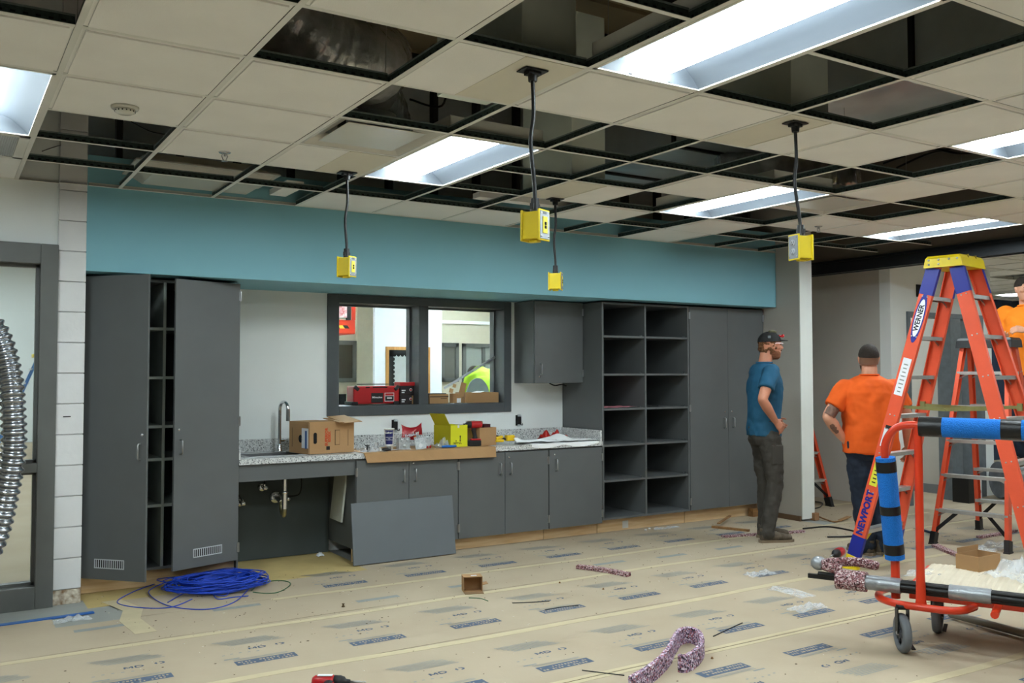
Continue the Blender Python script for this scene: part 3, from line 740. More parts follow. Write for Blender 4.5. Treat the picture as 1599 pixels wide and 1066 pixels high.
PC=['dark cable crossing the opening beside the crumpled silver duct','upper dark cable looping in the opening right of the right pendant','middle dark cable looping in the opening right of the right pendant','lower dark cable looping in the opening right of the right pendant','thin cable end sagging in the opening behind the smoke detector','thin wire rising above the tees at the upper left corner opening']
def flex(pts,rad,mt,lab,n=40,amp=.04,seed=1):
    P=curve(pts,12); rr=[rad*(1+amp*math.sin(i*2.1+seed)+amp*.6*math.sin(i*5.3)) for i in range(len(P))]
    mb=MB(); mb.tube(P,rr,18,caps=True); return mb.build('flex_duct',mt,label=lab,cat='duct')
flex([oz(330,-60,3.25),oz(430,20,3.12),oz(500,70,3.06),oz(575,100,3.05),oz(590,90,3.3)],.19,M_foilb,'large black foil wrapped flexible duct above the second opening from upper left')
flex([oz(560,95,3.3),oz(590,140,3.08),oz(610,190,3.02),(1.93,4.5,2.99)],.12,M_foil,'crumpled silver flexible duct dropping to the glossy square diffuser')
flex([oz(1120,262,3.03),oz(1200,262,3.03),oz(1290,268,3.05),oz(1340,262,3.06)],.14,M_foilb,'dark crinkled foil duct above opening behind right pendant cord')
for n,(pts,rd) in enumerate([([oz(640,155,3.0),oz(690,165,2.98),(2.1,3.9,2.98),oz(770,185,3.05)],.006),([oz(1400,235,3.1),oz(1440,228,3.0),oz(1500,240,2.95),oz(1540,235,3.1)],.008),([oz(1380,255,2.98),oz(1430,238,3.0),oz(1480,232,3.1),oz(1520,225,3.2)],.008),([oz(1400,262,2.95),oz(1450,240,3.02),oz(1500,230,3.1)],.008),([oz(205,190,2.95),oz(235,205,2.86),oz(262,210,2.83)],.003),([oz(66,236,2.8),oz(80,231,2.9),oz(96,226,3.0)],.003)]):
    mb=MB(); mb.tube(curve(pts,8),rd,8); mb.build('plenum_cable',M_black,label=PC[n],cat='cable')
mb=MB()
for a in range(40):
    i=(a*7)%11; k=1+(a*5)%10; x=GX(i)+.0; y=GY(k)+.05
    mb.tube([(x,y,CZ+.04),(x+.01,y,3.4),(x+.03,y+.02,4.15)],.0016,5)
mb.build('hanger_wires',M_steel,label='thin steel hanger wires rising from ceiling grid to the roof deck',cat='wire',kind='stuff')
# troffer tray left lying on the grid, and strips on it
r=empty('light_tray',(1.4,6.2,CZ+.05),0,'white troffer body resting on the grid above teal soffit, upper left','light fixture')
mb=MB(); P0=[(1.06,6.14),(1.92,6.14),(1.92,6.62),(1.06,6.62)]
mb.rings([[(x,y,2.835) for x,y in P0],[(x+(.08 if x<1.5 else -.08),y+(.06 if y<6.3 else -.06),2.768) for x,y in P0]],0,False); mb.build('tray_body',M_plaq,r,bevel=.003)
mb=MB(); mb.box(1.03,6.11,2.835,1.95,6.64,2.845); mb.build('tray_flange',M_plaq,r)
for a in range(4):
    MB().box(1.06+a*.015,6.13+.02*a,2.848+a*.014,1.86-a*.03,6.30+.02*a,2.859+a*.014).build('spare_tile',M_panel,label=['lowest','second lowest','second highest','topmost'][a]+' cut strip of ceiling tile stacked on the white troffer body',cat='ceiling tile')
MB().box(2.02,6.20,2.79,2.14,6.60,2.83).build('tile_offcut',M_tile,label='white tile offcut lying in the opening beside teal soffit',cat='ceiling tile')
MB().box(3.35,5.85,2.79,4.4,5.95,2.83).build('tile_offcut',M_tile,label='narrow pale offcut resting on tees above the third opening row',cat='ceiling tile')
# smoke detector / sprinklers
def lathe_thing(name,x,y,prof,mt,lab,cat):
    r=empty(name,(x,y,CZ-.008),0,lab,cat); return r
sx,sy=.719,4.583
r=empty('smoke_detector',(sx,sy,CZ-.006),0,'round white smoke detector on ceiling tile at upper left','smoke detector')
MB().lathe([(0,0),(.062,0),(.062,.006),(.058,.012),(0,.012)],(sx,sy,CZ-.006),(0,0,-1),26).build('base',M_plaq,r)
MB().lathe([(0,.012),(.046,.012),(.044,.026),(.030,.034),(0,.036)],(sx,sy,CZ-.006),(0,0,-1),26).build('cover',M_plaq,r)
mb=MB()
for a in range(16): t=2*PI*a/16; mb.obox((sx+.0455*math.cos(t),sy+.0455*math.sin(t),CZ-.028),(math.cos(t),math.sin(t),0),(-math.sin(t),math.cos(t),0),(0,0,1),.0008,.003,.003)
mb.build('vent_slots',M_dark,r)
for (x,y,lb) in ((1.345,5.23,'chrome fire sprinkler head on ceiling tile above left tall cabinet'),(6.306,5.22,'chrome fire sprinkler head on ceiling tile right of right pendant outlet')):
    r=empty('sprinkler',(x,y,CZ-.006),0,lb,'sprinkler')
    MB().lathe([(0,0),(.035,0),(.030,.006),(.012,.010),(0,.010)],(x,y,CZ-.006),(0,0,-1),18).build('escutcheon',M_chrome,r)
    mb=MB()
    for s_ in (-1,1): mb.tube([(x+s_*.010,y,CZ-.014),(x+s_*.016,y,CZ-.030),(x+s_*.008,y,CZ-.050),(x,y,CZ-.055)],.003,6)
    mb.cyl((x,y,CZ-.014),(x,y,CZ-.03),.006,8); mb.build('frame_arms',M_steel,r)
    MB().lathe([(0,0),(.018,0),(.018,.002),(0,.002)],(x,y,CZ-.056),(0,0,-1),14).build('deflector',M_steel,r)
# plaque diffusers
for (i,k,lb) in ((2,7,'glossy square plaque air diffuser beside the middle troffer light'),(8,7,'square plaque air diffuser near the right sprinkler head')):
    x0,x1,y0,y1=GX(i)+.013,GX(i+1)-.013,GY(k)+.013,GY(k+1)-.013
    r=empty('air_diffuser',((x0+x1)/2,(y0+y1)/2,CZ),0,lb,'air diffuser')
    ins=[0,.012,.05,.10]; zz=[CZ-.002,CZ-.002,CZ+.03,CZ+.045]
    mb=MB(); R=[[(x0+d,y0+d,z),(x1-d,y0+d,z),(x1-d,y1-d,z),(x0+d,y1-d,z)] for d,z in zip(ins,zz)]
    mb.rings(R,0,False,False); R2=[[(p[0],p[1],p[2]+.003) for p in q] for q in R]; mb.rings(R2,0,False,False); mb.build('cone',M_plaq,r)
    d=.075; MB().box(x0+d,y0+d,CZ+.004,x1-d,y1-d,CZ+.009).build('plaque',M_plaq,r,bevel=.002)
    MB().lathe([(.13,0),(.13,.08),(.128,.08),(.128,0)],((x0+x1)/2,(y0+y1)/2,CZ+.045),(0,0,1),24).build('collar',M_galv,r)
# perforated return grille
x0,x1,y0,y1=GX(-1)+.013,GX(0)-.013,GY(9)+.013,GY(10)-.013
r=empty('return_grille',((x0+x1)/2,(y0+y1)/2,CZ),0,'perforated grey return air grille at left edge beside troffer','air grille')
mb=MB(); mb.box(x0,y0,CZ-.003,x1,y0+.03,CZ+.003);mb.box(x0,y1-.03,CZ-.003,x1,y1,CZ+.003);mb.box(x0,y0,CZ-.003,x0+.03,y1,CZ+.003);mb.box(x1-.05,y0,CZ-.003,x1,y1,CZ+.003); mb.build('frame',M_tee,r)
mb=MB()
for a in range(44): x=x0+.03+a*.0115; mb.box(x,y0+.03,CZ-.001,x+.0065,y1-.03,CZ+.002)
o=mb.build('louvre',mat('grille_grey',(190,194,198),.5),r); o['kind']='stuff'
MB().box(x0+.02,y0+.02,CZ+.004,x1-.02,y1-.02,CZ+.006).build('backing',M_galv,r)
# ------------------------------------------------------------------ pendant power boxes
M_cord=mat('black_cord',(16,16,17),.5,bump=.1)
M_plate=mat('grey_device_plate',(150,154,158),.35,.7,var=.04)
M_gface=mat('grey_receptacle',(120,124,130),.45)
M_yel2=mat('gfci_yellow',(232,214,60),.4)
def pendant(x,y,zc,yaw,duplex,lab,sway=.0):
    r=empty('pendant_outlet',(x,y,CZ-.006),0,lab,'pendant outlet')
    top=CZ-.006
    mb=MB(); mb.box(x-.055,y-.038,top-.006,x+.055,y+.038,top); mb.build('mount_plate',M_black,r,bevel=.002)
    mb=MB(); mb.cyl((x,y,top-.006),(x,y,top-.045),.022,14,r2=.018); mb.box(x-.03,y-.02,top-.02,x+.03,y+.02,top-.006); mb.build('strain_relief',M_black,r)
    zt=zc+.068
    bx,by=x+sway,y
    P=curve([(x,y,top-.04),(x+.004,y,top-.18),(x-.010,y,top-.30),(x+sway*.6,y,top-.45),(bx,by,zt+.03)],8)
    mb=MB(); mb.tube(P,.0085,10); mb.build('cord',M_cord,r)
    n=Vector((math.cos(yaw),math.sin(yaw),0)); s=Vector((-n.y,n.x,0)); U=Vector((0,0,1)); c=Vector((bx,by,zc))
    mb=MB(); mb.cyl((bx,by,zt+.045),(bx,by,zt-.01),.017,14,r2=.020); mb.obox((bx,by,zt+.012),s,n,U,.026,.008,.012); mb.build('cord_grip',M_black,r)
    mb=MB(); mb.obox(c,s,n,U,.034,.040,.056); mb.build('box_body',M_yel,r,bevel=.004)
    for q,nm in ((1,'front_flange'),(-1,'rear_flange')):
        mb=MB(); mb.obox(c+n*(.042*q),s,n,U,.040,.0045,.064); o=mb.build(nm,M_yel,r,bevel=.003)
    mb=MB(); mb.obox(c-U*.062,s,n,U,.014,.02,.006); mb.build('drain_boss',M_yel,r,bevel=.002)
    mb=MB(); mb.obox(c+n*.0475,s,n,U,.034,.0012,.057); p=mb.build('face_plate',M_gface if duplex else M_plate,r,bevel=.0006)
    mb=MB()
    for a in (-1,1):
        for b in (-1,1): mb.lathe([(0,0),(.0035,0),(.003,.002),(0,.0025)],c+n*.0487+s*(.026*a)+U*(.047*b),n,8)
    mb.build('screw',M_chrome,p)
    if duplex:
        for b in (-1,1):
            cc=c+n*.0487+U*(.022*b)
            mb=MB(); mb.lathe([(0,0),(.0165,0),(.0165,.003),(0,.003)],cc,n,18); mb.build('receptacle',mat('receptacle_grey',(170,174,180),.4),p)
            mb=MB()
            for a in (-1,1): mb.obox(cc+n*.0032+s*(.006*a)+U*.003,s,n,U,.0012,.0005,.0045)
            mb.obox(cc+n*.0032-U*.008,s,n,U,.0022,.0005,.0022); mb.build('slots',M_dark,p)
    else:
        mb=MB(); mb.obox(c+n*.050,s,n,U,.0165,.0018,.034); mb.build('gfci_insert',M_yel2,p,bevel=.0006)
        mb=MB(); mb.obox(c+n*.0525+U*.006,s,n,U,.006,.0012,.006); mb.obox(c+n*.0525-U*.009,s,n,U,.006,.0012,.006); mb.build('test_button',M_dark,p)
        mb=MB(); mb.obox(c+n*.049+U*.049,s,n,U,.012,.0006,.005); mb.build('rating_label',mat('label_grey',(96,100,104),.5),p)
def yaw_to(x,y,deg):  # normal rotated deg clockwise (seen from above) from the direction to the camera
    a=math.atan2(-y,-x); return a+math.radians(deg)
pendant(2.05,3.14,2.095,yaw_to(2.05,3.14,56),False,'nearest yellow pendant outlet box hanging in picture centre on black cord',.01)
pendant(2.126,5.364,2.15,yaw_to(2.1,5.36,55),False,'leftmost yellow pendant outlet box hanging before the teal soffit',.0)
pendant(3.708,5.388,2.145,yaw_to(3.7,5.38,80),False,'small yellow pendant outlet box hanging behind the nearest one, seen side on',.0)
pendant(3.595,3.11,2.115,yaw_to(3.6,3.1,-50),True,'right hand yellow pendant outlet box with grey duplex receptacle facing left',.03)
# ------------------------------------------------------------------ rooms seen through glass and pass-through
M_beige=mat('wall_beige',(196,190,170),.8,var=.03)
M_cool=mat('wall_cool_white',(218,224,232),.7,var=.02)
M_bfl=mat('floor_back_room',(176,168,150),.8,var=.08)
# left room seen through the glass screen
MB().box(-6.9,23,0,3.5,23.15,4.3).build('wall_north_left',M_white,kind='structure')
MB().box(2.0,7.74,0,2.12,12.7,3.2).build('wall_divider',M_white,kind='structure')
MB().box(2.13,7.75,3.1,12,14.8,3.14).build('ceiling_back',M_tile,kind='structure')
# pass-through room
yb=12.0
def wx(u,v,y): return oy(u,v,y).x
def wz(u,v,y): return oy(u,v,y).z
MB().box(2.13,yb+.6,0,9,yb+.72,3.1).build('wall_back_room',M_beige,kind='structure')
a,b=wx(558,500,yb+.54),wx(587,500,yb+.54)
MB().box(a,yb+.54,0,b,yb+.6,3.1).build('wall_pier_beige',mat('pier_beige',(190,188,166),.8),kind='structure')
b=wx(585,500,yb-.06); c=wx(687,500,yb)
MB().box(b+.002,yb-.06,0,c,yb+.0,3.1).build('wall_cool_section',M_cool,kind='structure')
# bulletin board
y=yb-.07; x0,x1=wx(602,560,y),wx(671,560,y); zt=wz(602,541,y); zb=.9
r=empty('bulletin_board',((x0+x1)/2,y,zb),0,'oak framed bulletin board with black scalloped border, seen through pass-through','bulletin board')
M_oak=wood('oak_frame',(168,118,58),(196,146,84),2)
mb=MB(); t=.045; mb.box(x0,y-.02,zb,x0+t,y,zt);mb.box(x1-t,y-.02,zb,x1,y,zt);mb.box(x0+t,y-.02,zt-t,x1-t,y,zt);mb.box(x0+t,y-.02,zb,x1-t,y,zb+t); mb.build('frame',M_oak,r)
MB().box(x0+t,y-.006,zb+t,x1-t,y-.001,zt-t).build('board',mat('board_grey',(168,172,172),.8),r)
mb=MB(); w0=.07
ix0,ix1,iz0,iz1=x0+t,x1-t,zb+t,zt-t
mb.box(ix0,y-.010,iz0,ix0+w0,y-.007,iz1);mb.box(ix1-w0,y-.010,iz0,ix1,y-.007,iz1);mb.box(ix0,y-.010,iz1-w0,ix1,y-.007,iz1)
nz=int((iz1-iz0)/.06)
for q in range(nz): 
    for xx in (ix0+w0,ix1-w0): mb.lathe([(0,0),(.026,0),(.026,.003),(0,.003)],(xx,y-.007,iz0+.03+q*.06),(0,-1,0),10,sm=False)
for q in range(int((ix1-ix0)/.06)): mb.lathe([(0,0),(.026,0),(.026,.003),(0,.003)],(ix0+.03+q*.06,y-.007,iz1-w0),(0,-1,0),10,sm=False)
mb.build('scalloped_border',M_black,r)
# windows in the far beige wall
def farwin(u0,v0,u1,v1,y,lab,gl=(70,66,56),n='window_3'):
    xa,xb=wx(u0,v0,y),wx(u1,v0,y); zb_,zt_=wz(u0,v1,y),wz(u0,v0,y)
    r=empty(n,((xa+xb)/2,y,zb_),kind='structure'); t=.06
    mb=MB(); mb.box(xa,y-.04,zb_,xa+t,y,zt_);mb.box(xb-t,y-.04,zb_,xb,y,zt_);mb.box(xa,y-.04,zt_-t,xb,y,zt_);mb.box(xa,y-.04,zb_,xb,y,zb_+t); mb.build('frame',M_frameL,r)
    MB().box(xa+t,y-.015,zb_+t,xb-t,y-.008,zt_-t).build('pane',mat('far_glass_%d'%gl[0],gl,.15,var=.1,vscale=1),r); return r,xa,xb,zb_,zt_
yw=yb+.6
farwin(500,531,556,597,yw-.001,'')
farwin(687,535,715,596,yw-.001,'',(104,104,96),'window_4')
r_,xa,xb,zb_,zt_=farwin(721,536,790,640,yw-.001,'',(150,156,150),'window_5')
MB().box(xa+.35,yw-.03,zb_,xa+.41,yw-.002,zt_).build('mullion',M_frameL,r_); 
MB().box(wx(687,500,yw-.002),yw-.03,wz(700,505,yw),9,yw-.002,wz(700,500,yw)).build('trim_3',M_white,kind='structure')
MB().box(wx(529,620,yw),yw-.02,wz(540,632,yw),wx(540,620,yw),yw-.003,wz(540,615,yw)).build('wall_outlet',M_dark,label='small dark outlet low on beige wall behind red radio',cat='electrical box')
# scissor lift basket hanging in view
y=11.2; M_lift=mat('lift_orange_red',(206,52,20),.5,var=.05)
xa,xb=wx(500,500,y),wx(555,500,y); z0,z1=wz(530,521,y),wz(530,499,y)
r=empty('lift_basket',((xa+xb)/2,y,z0),0,'orange red lift platform with hazard stripe, seen through upper left of pass-through','lift')
MB().box(xa,y,z0,xb,y+.9,z1).build('toe_board',M_lift,r,bevel=.01)
mb=MB()
for xx in (xb-.04,xa): mb.box(xx,y,z1,xx+.04,y+.04,z1+.9); mb.box(xx,y+.86,z1,xx+.04,y+.9,z1+.9)
mb.box(xa,y,z1+.86,xb,y+.04,z1+.9); mb.build('guard_rail',M_lift,r)
mb=MB(); zs=(z0+z1)/2+.0; n=6; L=(xb-.08-xa)/n
for q in range(n): mb.add([(xa+q*L,y-.003,zs-.02),(xa+(q+1)*L,y-.003,zs-.02),(xa+(q+1)*L-.03,y-.003,zs+.02),(xa+q*L-.03,y-.003,zs+.02)],[(0,1,2,3)],q%2)
mb.build('hazard_stripe',[mat('hazard_yellow',(232,190,60),.5),M_black],r)
xs=wx(527,480,y); xe2=wx(541,480,y)
MB().box(xs,y-.02,z1+.03,xe2,y,z1+.9).build('instruction_sign',mat('sign_white_red',(224,214,214),.5,dark=(170,60,60),vscale=28),r)
MB().box(xe2+.001,y-.03,z1,xe2+.05,y+.02,z1+.9).build('control_box',M_black,r)
# hi-vis worker bending behind the pass-through, with a grey curved panel
M_hv=mat('hi_vis_green',(146,184,36),.7,bump=.3,bscale=12)
# cardboard cartons on sill: see items
# unseen lamps put into neighbouring rooms, left room's lenses widened to brighten it
for (x,y,z) in ((-1.2,9.0,4.08),(-.6,12.4,4.08),(.8,16,4.08),(-1.6,16,4.08),(1.4,20,4.08),(-1.2,20.5,4.08),(3.6,9.2,3.09),(6.0,9.2,3.09),(4.0,11.1,3.09),(6.6,11.2,3.09)): roomlight(x,y,z,.26 if z>4 else .11)
for (x,y) in ((9.9,8.2),(12.6,5.6),(12.6,3.2),(14.2,7.6)): roomlight(x,y,2.70,.11,'troffers in right hand rooms','recessed troffer ceiling light in the right hand rooms')
# blue step ladder in the left room
def ladder_leg(name,p,q,w,h,mt,parent,n): 
    mb=MB(); mb.beam(p,q,w,h,n); return mb.build(name,mt,parent)
M_lb=mat('ladder_blue',(38,96,156),.5)
LY=19.5; p=oy(60,568,LY)
r=empty('step_ladder',(p.x-.4,LY,0),0,'blue fibreglass step ladder in the room behind glass screen','ladder')
top=Vector((p.x,LY,1.83)); ft=Vector((top.x-.72,LY,0.01))
for s_,yy in (('rail',LY-.22),('rail',LY+.22)):
    ladder_leg(s_,(ft.x,yy,.01),(top.x,yy+(.05 if yy<LY else -.05),top.z),.03,.08,M_lb,r,(0,1,0))
for s_,yy in (('rear_rail',LY-.19),('rear_rail',LY+.19)):
    ladder_leg(s_,(top.x+.6,yy,.01),(top.x+.02,yy,top.z),.03,.05,M_lb,r,(0,1,0))
for a in range(1,7):
    t=a/7; x=ft.x+(top.x-ft.x)*t; MB().box(x-.04,LY-.2,top.z*t,x+.04,LY+.2,top.z*t+.03).build('step',M_alu,r)
MB().box(top.x-.1,LY-.24,top.z-.03,top.x+.12,LY+.24,top.z+.04).build('top_cap',M_yel,r,bevel=.01)
MB().box(ft.x-.06,LY-.25,.0,ft.x+.06,LY-.19,.08).build('foot',M_yel,r)
# metal flex hose at the left edge
pts=[oz(-60,380,0)*0+oy(-45,470,6.1),oy(-5,520,6.08),oy(14,580,6.05),oy(20,640,6.0),oy(21,700,6.0),oy(10,770,6.02),oy(-8,840,6.05),oy(-40,900,6.1)]
P=curve(pts,60); mb=MB(); rr=[]; acc=0
for i_,p_ in enumerate(P):
    if i_: acc+=(P[i_]-P[i_-1]).length
    rr.append(.062+.0085*math.sin(acc*2*PI/.042))
mb.tube(P,rr,22); mb.build('metal_flex_hose',mat('flex_hose_steel',(168,172,178),.22,.95,var=.06),label='ribbed silver flexible metal hose at left photo edge before the glass screen',cat='hose')
# ------------------------------------------------------------------ things on the worktop and the sill
CT=.862
M_print=mat('print_black',(34,28,24),.7); M_orng=mat('print_orange',(196,72,30),.7); M_wpap=mat('white_paper',(224,226,228),.8,var=.03)
M_film=mat('clear_plastic_film',(236,240,244),.15,var=.03,alpha=.32,bump=1.,bscale=34,spec=1.)
def crumple(name,c,rx,ry,h,seed,mt=None,nx=22,ny=16,sharp=1.,zmin=0,**kw):
    """thin crumpled sheet lying on a surface"""
    random.seed(seed); c=Vector(c); vs=[];fs=[]
    for j in range(ny+1):
        for i in range(nx+1):
            u=-1+2*i/nx; v=-1+2*j/ny
            e=1+.18*noise.noise(Vector((u*1.7+seed,v*1.7,3)))
            d=max(0,1-(u*u+v*v)*.55)
            hh=abs(noise.noise(Vector((u*2.0+seed*3.1,v*2.0,seed))))*1.5+.16*abs(noise.noise(Vector((u*7+seed,v*7,1.3))))
            vs.append(c+Vector((u*rx*e,v*ry*e,zmin+.002+h*hh*(d**sharp))))
    for j in range(ny):
        for i in range(nx): a=j*(nx+1)+i; fs.append((a,a+1,a+nx+2,a+nx+1))
    mb=MB(); mb.add(vs,fs,0,nx>10); return mb.build(name,mt or M_film,**kw)
# cardboard carton with the cable maker's print
A=oz(483,712,CT); A.y=6.93; Bx=oz(551,707,CT)
ex=Vector((2.845-2.452,.035,0)).normalized(); ey=Vector((-.20,.98,0)).normalized()
A=Vector((2.452,6.94,CT+.004)); Lx,Ly,Hh=.385,.30,.245
r=empty('cardboard_carton',tuple(A+ex*Lx/2+ey*Ly/2),0,'large brown cable carton with hand holes and orange print, on worktop right of faucet','box')
def quadbox(mb,p,ax,ay,az,lx,ly,lz,mt=0):
    return mb.obox(Vector(p)+ax*lx/2+ay*ly/2+az*lz/2,ax,ay,az,lx/2,ly/2,lz/2,mt)
U=Vector((0,0,1)); t=.004
def wallp(nm,p,ax,ay,lx,ly,lz,mt=M_card,par=r): mb=MB(); quadbox(mb,p,ax,ay,U,lx,ly,lz); return mb.build(nm,mt,par)
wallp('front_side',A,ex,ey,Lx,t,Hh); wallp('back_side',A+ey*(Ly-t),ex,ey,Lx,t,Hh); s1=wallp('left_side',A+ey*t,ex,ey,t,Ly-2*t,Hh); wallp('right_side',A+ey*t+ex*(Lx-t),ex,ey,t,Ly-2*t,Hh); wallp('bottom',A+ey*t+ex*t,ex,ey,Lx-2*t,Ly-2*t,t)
wallp('top_flap',A+U*Hh,ex,ey,Lx*.58,Ly,t)
mb=MB(); mb.obox(A+ex*(Lx*.80)+ey*.06+U*(Hh+.010),ex,(ey+U*.10).normalized(),U,Lx*.23,.12,.0025); mb.obox(A+ex*(Lx*.86)+ey*.05+U*(Hh+.017),(ex+U*.05).normalized(),(ey+U*.16).normalized(),U,Lx*.20,.13,.0025); mb.build('open_flap',M_card,r)
F=lambda u,v:A+ex*(u*Lx)-ey*.0012+U*(v*Hh)
def pad(nm,cu,cv,w,h,mt,oval=False,side=0,par=r):
    mb=MB()
    if side: c=A-ex*.0012+ey*(cu*Ly)+U*(cv*Hh); xa=-ey; 
    else: c=F(cu,cv); xa=ex
    if oval:
        pts=[c+xa*(w/2*math.cos(2*PI*k/20))+U*((h/2-w/2)*(1 if math.sin(2*PI*k/20)>0 else -1)+w/2*math.sin(2*PI*k/20)) for k in range(20)]
        mb.add(pts,[tuple(range(20))])
    else: mb.add([c-xa*w/2-U*h/2,c+xa*w/2-U*h/2,c+xa*w/2+U*h/2,c-xa*w/2+U*h/2],[(0,1,2,3)])
    return mb.build(nm,mt,par)
pad('hand_hole',.13,.50,.030,.088,M_dark,True); pad('hand_hole',.42,.47,.06,.062,M_dark,True,1)
pad('tape_edge',-.005,.5,.012,Hh,M_carddk)
pad('shipping_label',.20,.50,.10,.155,M_wpap,False,1); pad('shipping_stripe',.15,.45,.03,.14,mat('label_blue',(70,100,150),.6),False,1).location=(-.001,0,0)
text('printed_words','SUPERIOR\nESSEX',F(.41,.53)-ey*.0006,U,-ex,.030,M_orng,r,sx=1.05,bold=.0012)
pad('printed_bar',.84,.5,.012,.15,M_carddk,False,1)
pad('printed_logo',.415,.17,.030,.028,M_print); pad('printed_frame',.62,.50,.045,.12,mat('print_line',(120,92,60),.8)); pad('printed_frame_in',.625,.50,.036,.108,M_card).location=(0,-.0004,0); pad('printed_bar',.572,.50,.007,.12,M_print); pad('printed_bar',.86,.48,.003,.13,M_print)
# cardboard sheet laid over the worktop edge and hanging down
y0=FY-.028
x0,x1=oz(560,705,CT).x+.10,4.065
x0=2.86
mb=MB(); n=16; P=[]
for j in range(n+1):
    x=x0+(x1-x0)*j/n; w_=.004*math.sin(j*.9); k=j/n
    P.append([(x,7.30,CT+.003),(x,y0-.004,CT+.004+.001*math.sin(j)),(x,y0-.012,CT+.001),(x+.02*(1-k),y0-.030+w_,CT-.085+.012*(1-k)-.01*k*0),(x+.02*(1-k),y0-.026+w_,CT-.087+.012*(1-k)),(x,y0-.005,CT-.002),(x,y0+.001,CT+.0005),(x,7.30,CT+.0005)])
mb.rings(P,0,False,True); mb.build('cardboard_sheet',M_card,label='long flat cardboard sheet covering the worktop with its front edge folded down',cat='cardboard')
SH=CT+.005
def at(u,y): p=oy(u,600,y); return p.x
# white and blue paper drink cup
cx,cy=at(608,6.93),6.93
r=empty('drink_cup',(cx,cy,SH),0,'tall white and navy paper drink cup on the cardboard sheet','cup')
M_cupw=mat('cup_white',(232,232,228),.5); M_navyp=mat('cup_navy',(28,34,96),.5)
MB().lathe([(0,0),(.029,0),(.031,.03),(.031,.031)],(cx,cy,SH),n=24).build('cup_base',M_cupw,r)
MB().lathe([(.031,.03),(.0315,.036),(.041,.172),(.043,.172),(.0435,.178),(.041,.180),(.0395,.172),(.030,.01),(0,.01)],(cx,cy,SH),n=28).build('cup_wall',M_cupw,r)
d=Vector((-cx,-cy,0)).normalized(); a0=math.atan2(d.y,d.x)
def wrap(z0,z1,r0,r1,aw,mt,nm,ph=0):
    mb=MB(); R=[]; 
    for z,q in ((z0,r0),(z1,r1)): R.append([(cx+q*math.cos(a0+ph+aw*(j/8-1)),cy+q*math.sin(a0+ph+aw*(j/8-1)),SH+z) for j in range(17)])
    mb.add(R[0]+R[1],[(j,j+1,17+j+1,17+j) for j in range(16)],0,True); return mb.build(nm,mt,r)
wrap(.052,.165,.0334,.0412,.95,M_navyp,'cup_panel')
tn=d; sd=Vector((-d.y,d.x,0))
text('cup_words',"Culver's",(Vector((cx,cy,SH+.146))+d*.0412),sd,U,.021,M_cupw,r,bold=.0006)
text('cup_words','WELCOME\nTO\nDELICIOUS',(Vector((cx,cy,SH+.098))+d*.0392),sd,U,.012,M_cupw,r)
wrap(.022,.034,.0328,.0336,.5,mat('cup_print',(120,120,118),.7),'cup_print')
# wall receptacles above the backsplash (cup side and right side)
def wallbox(u,v,lab,flip=1):
    p=oy(u,v,BW); r=empty('wall_receptacle',(p.x,BW,p.z-.05),0,lab,'electrical outlet')
    MB().box(p.x-.028,BW-.004,p.z-.05,p.x+.03,BW,p.z+.05).build('box_opening',M_dark,r)
    MB().box(p.x-.018,BW-.035,p.z-.036,p.x+.016,BW-.004,p.z+.036).build('device_body',M_black,r,bevel=.003)
    mb=MB(); mb.box(p.x+.006,BW-.022,p.z-.05,p.x+.026,BW-.004,p.z+.05); mb.box(p.x-.008,BW-.014,p.z+.034,p.x+.02,BW-.004,p.z+.058); mb.box(p.x-.008,BW-.014,p.z-.058,p.x+.02,BW-.004,p.z-.034); mb.build('mounting_yoke',M_galv,r)
    mb=MB(); mb.tube(curve([(p.x+.0,BW-.01,p.z-.03),(p.x+.03,BW-.03,p.z-.045),(p.x+.035,BW-.02,p.z-.03)],4),.004,6); mb.build('wire_tail',M_black,r)
wallbox(616,664,'unfinished receptacle hanging from the wall behind the drink cup')
wallbox(809,656,'unfinished black receptacle in wall under the wall cabinet')
# red snack bag
bx,by=at(645,7.20),7.20
r=empty('snack_bag',(bx,by,SH),0,'crumpled red snack bag standing against the backsplash','bag')
M_red=mat('snack_red',(172,22,34),.25,var=.12,bump=.8,bscale=18,coat=.4)
vs=[];nx,nz=16,12
for s_ in (-1,1):
    for j in range(nz+1):
        for i in range(nx+1):
            u=-1+2*i/nx; v=j/nz; puff=max(0,(1-u**4))*max(0,math.sin(PI*v))**.6
            wdt=.105-.012*math.sin(PI*v); x=bx+u*wdt+.008*math.sin(v*5)*u; z=SH+.055+v*.125+.02*u*(v-.4)-(.028*(1-abs(u-.25)) if v>.9 else 0)+.016*(abs(u)**3)*(1 if v>.5 else -1)
            y=by+.03*v+s_*.028*puff+.006*noise.noise(Vector((u*3,v*3,s_)))
            vs.append((x,y,z))
N=(nx+1)*(nz+1); fs=[]
for q in (0,N):
    for j in range(nz):
        for i in range(nx): a=q+j*(nx+1)+i; fs.append((a,a+1,a+nx+2,a+nx+1) if q==0 else (a,a+nx+1,a+nx+2,a+1))
mb=MB(); mb.add(vs,fs,0,True); mb.build('bag_body',M_red,r,fix=True)
text('bag_words','FritoLay',(bx-.025,by-.036,SH+.105),(1,0,.25),(0,.2,1),.040,M_wpap,r,bold=.001)
mb=MB(); mb.obox((bx+.02,by-.034,SH+.085),(1,0,.4),(0,1,0),(-.4,0,1),.028,.002,.010); mb.build('bag_motif',mat('snack_orange',(226,120,30),.4),r)
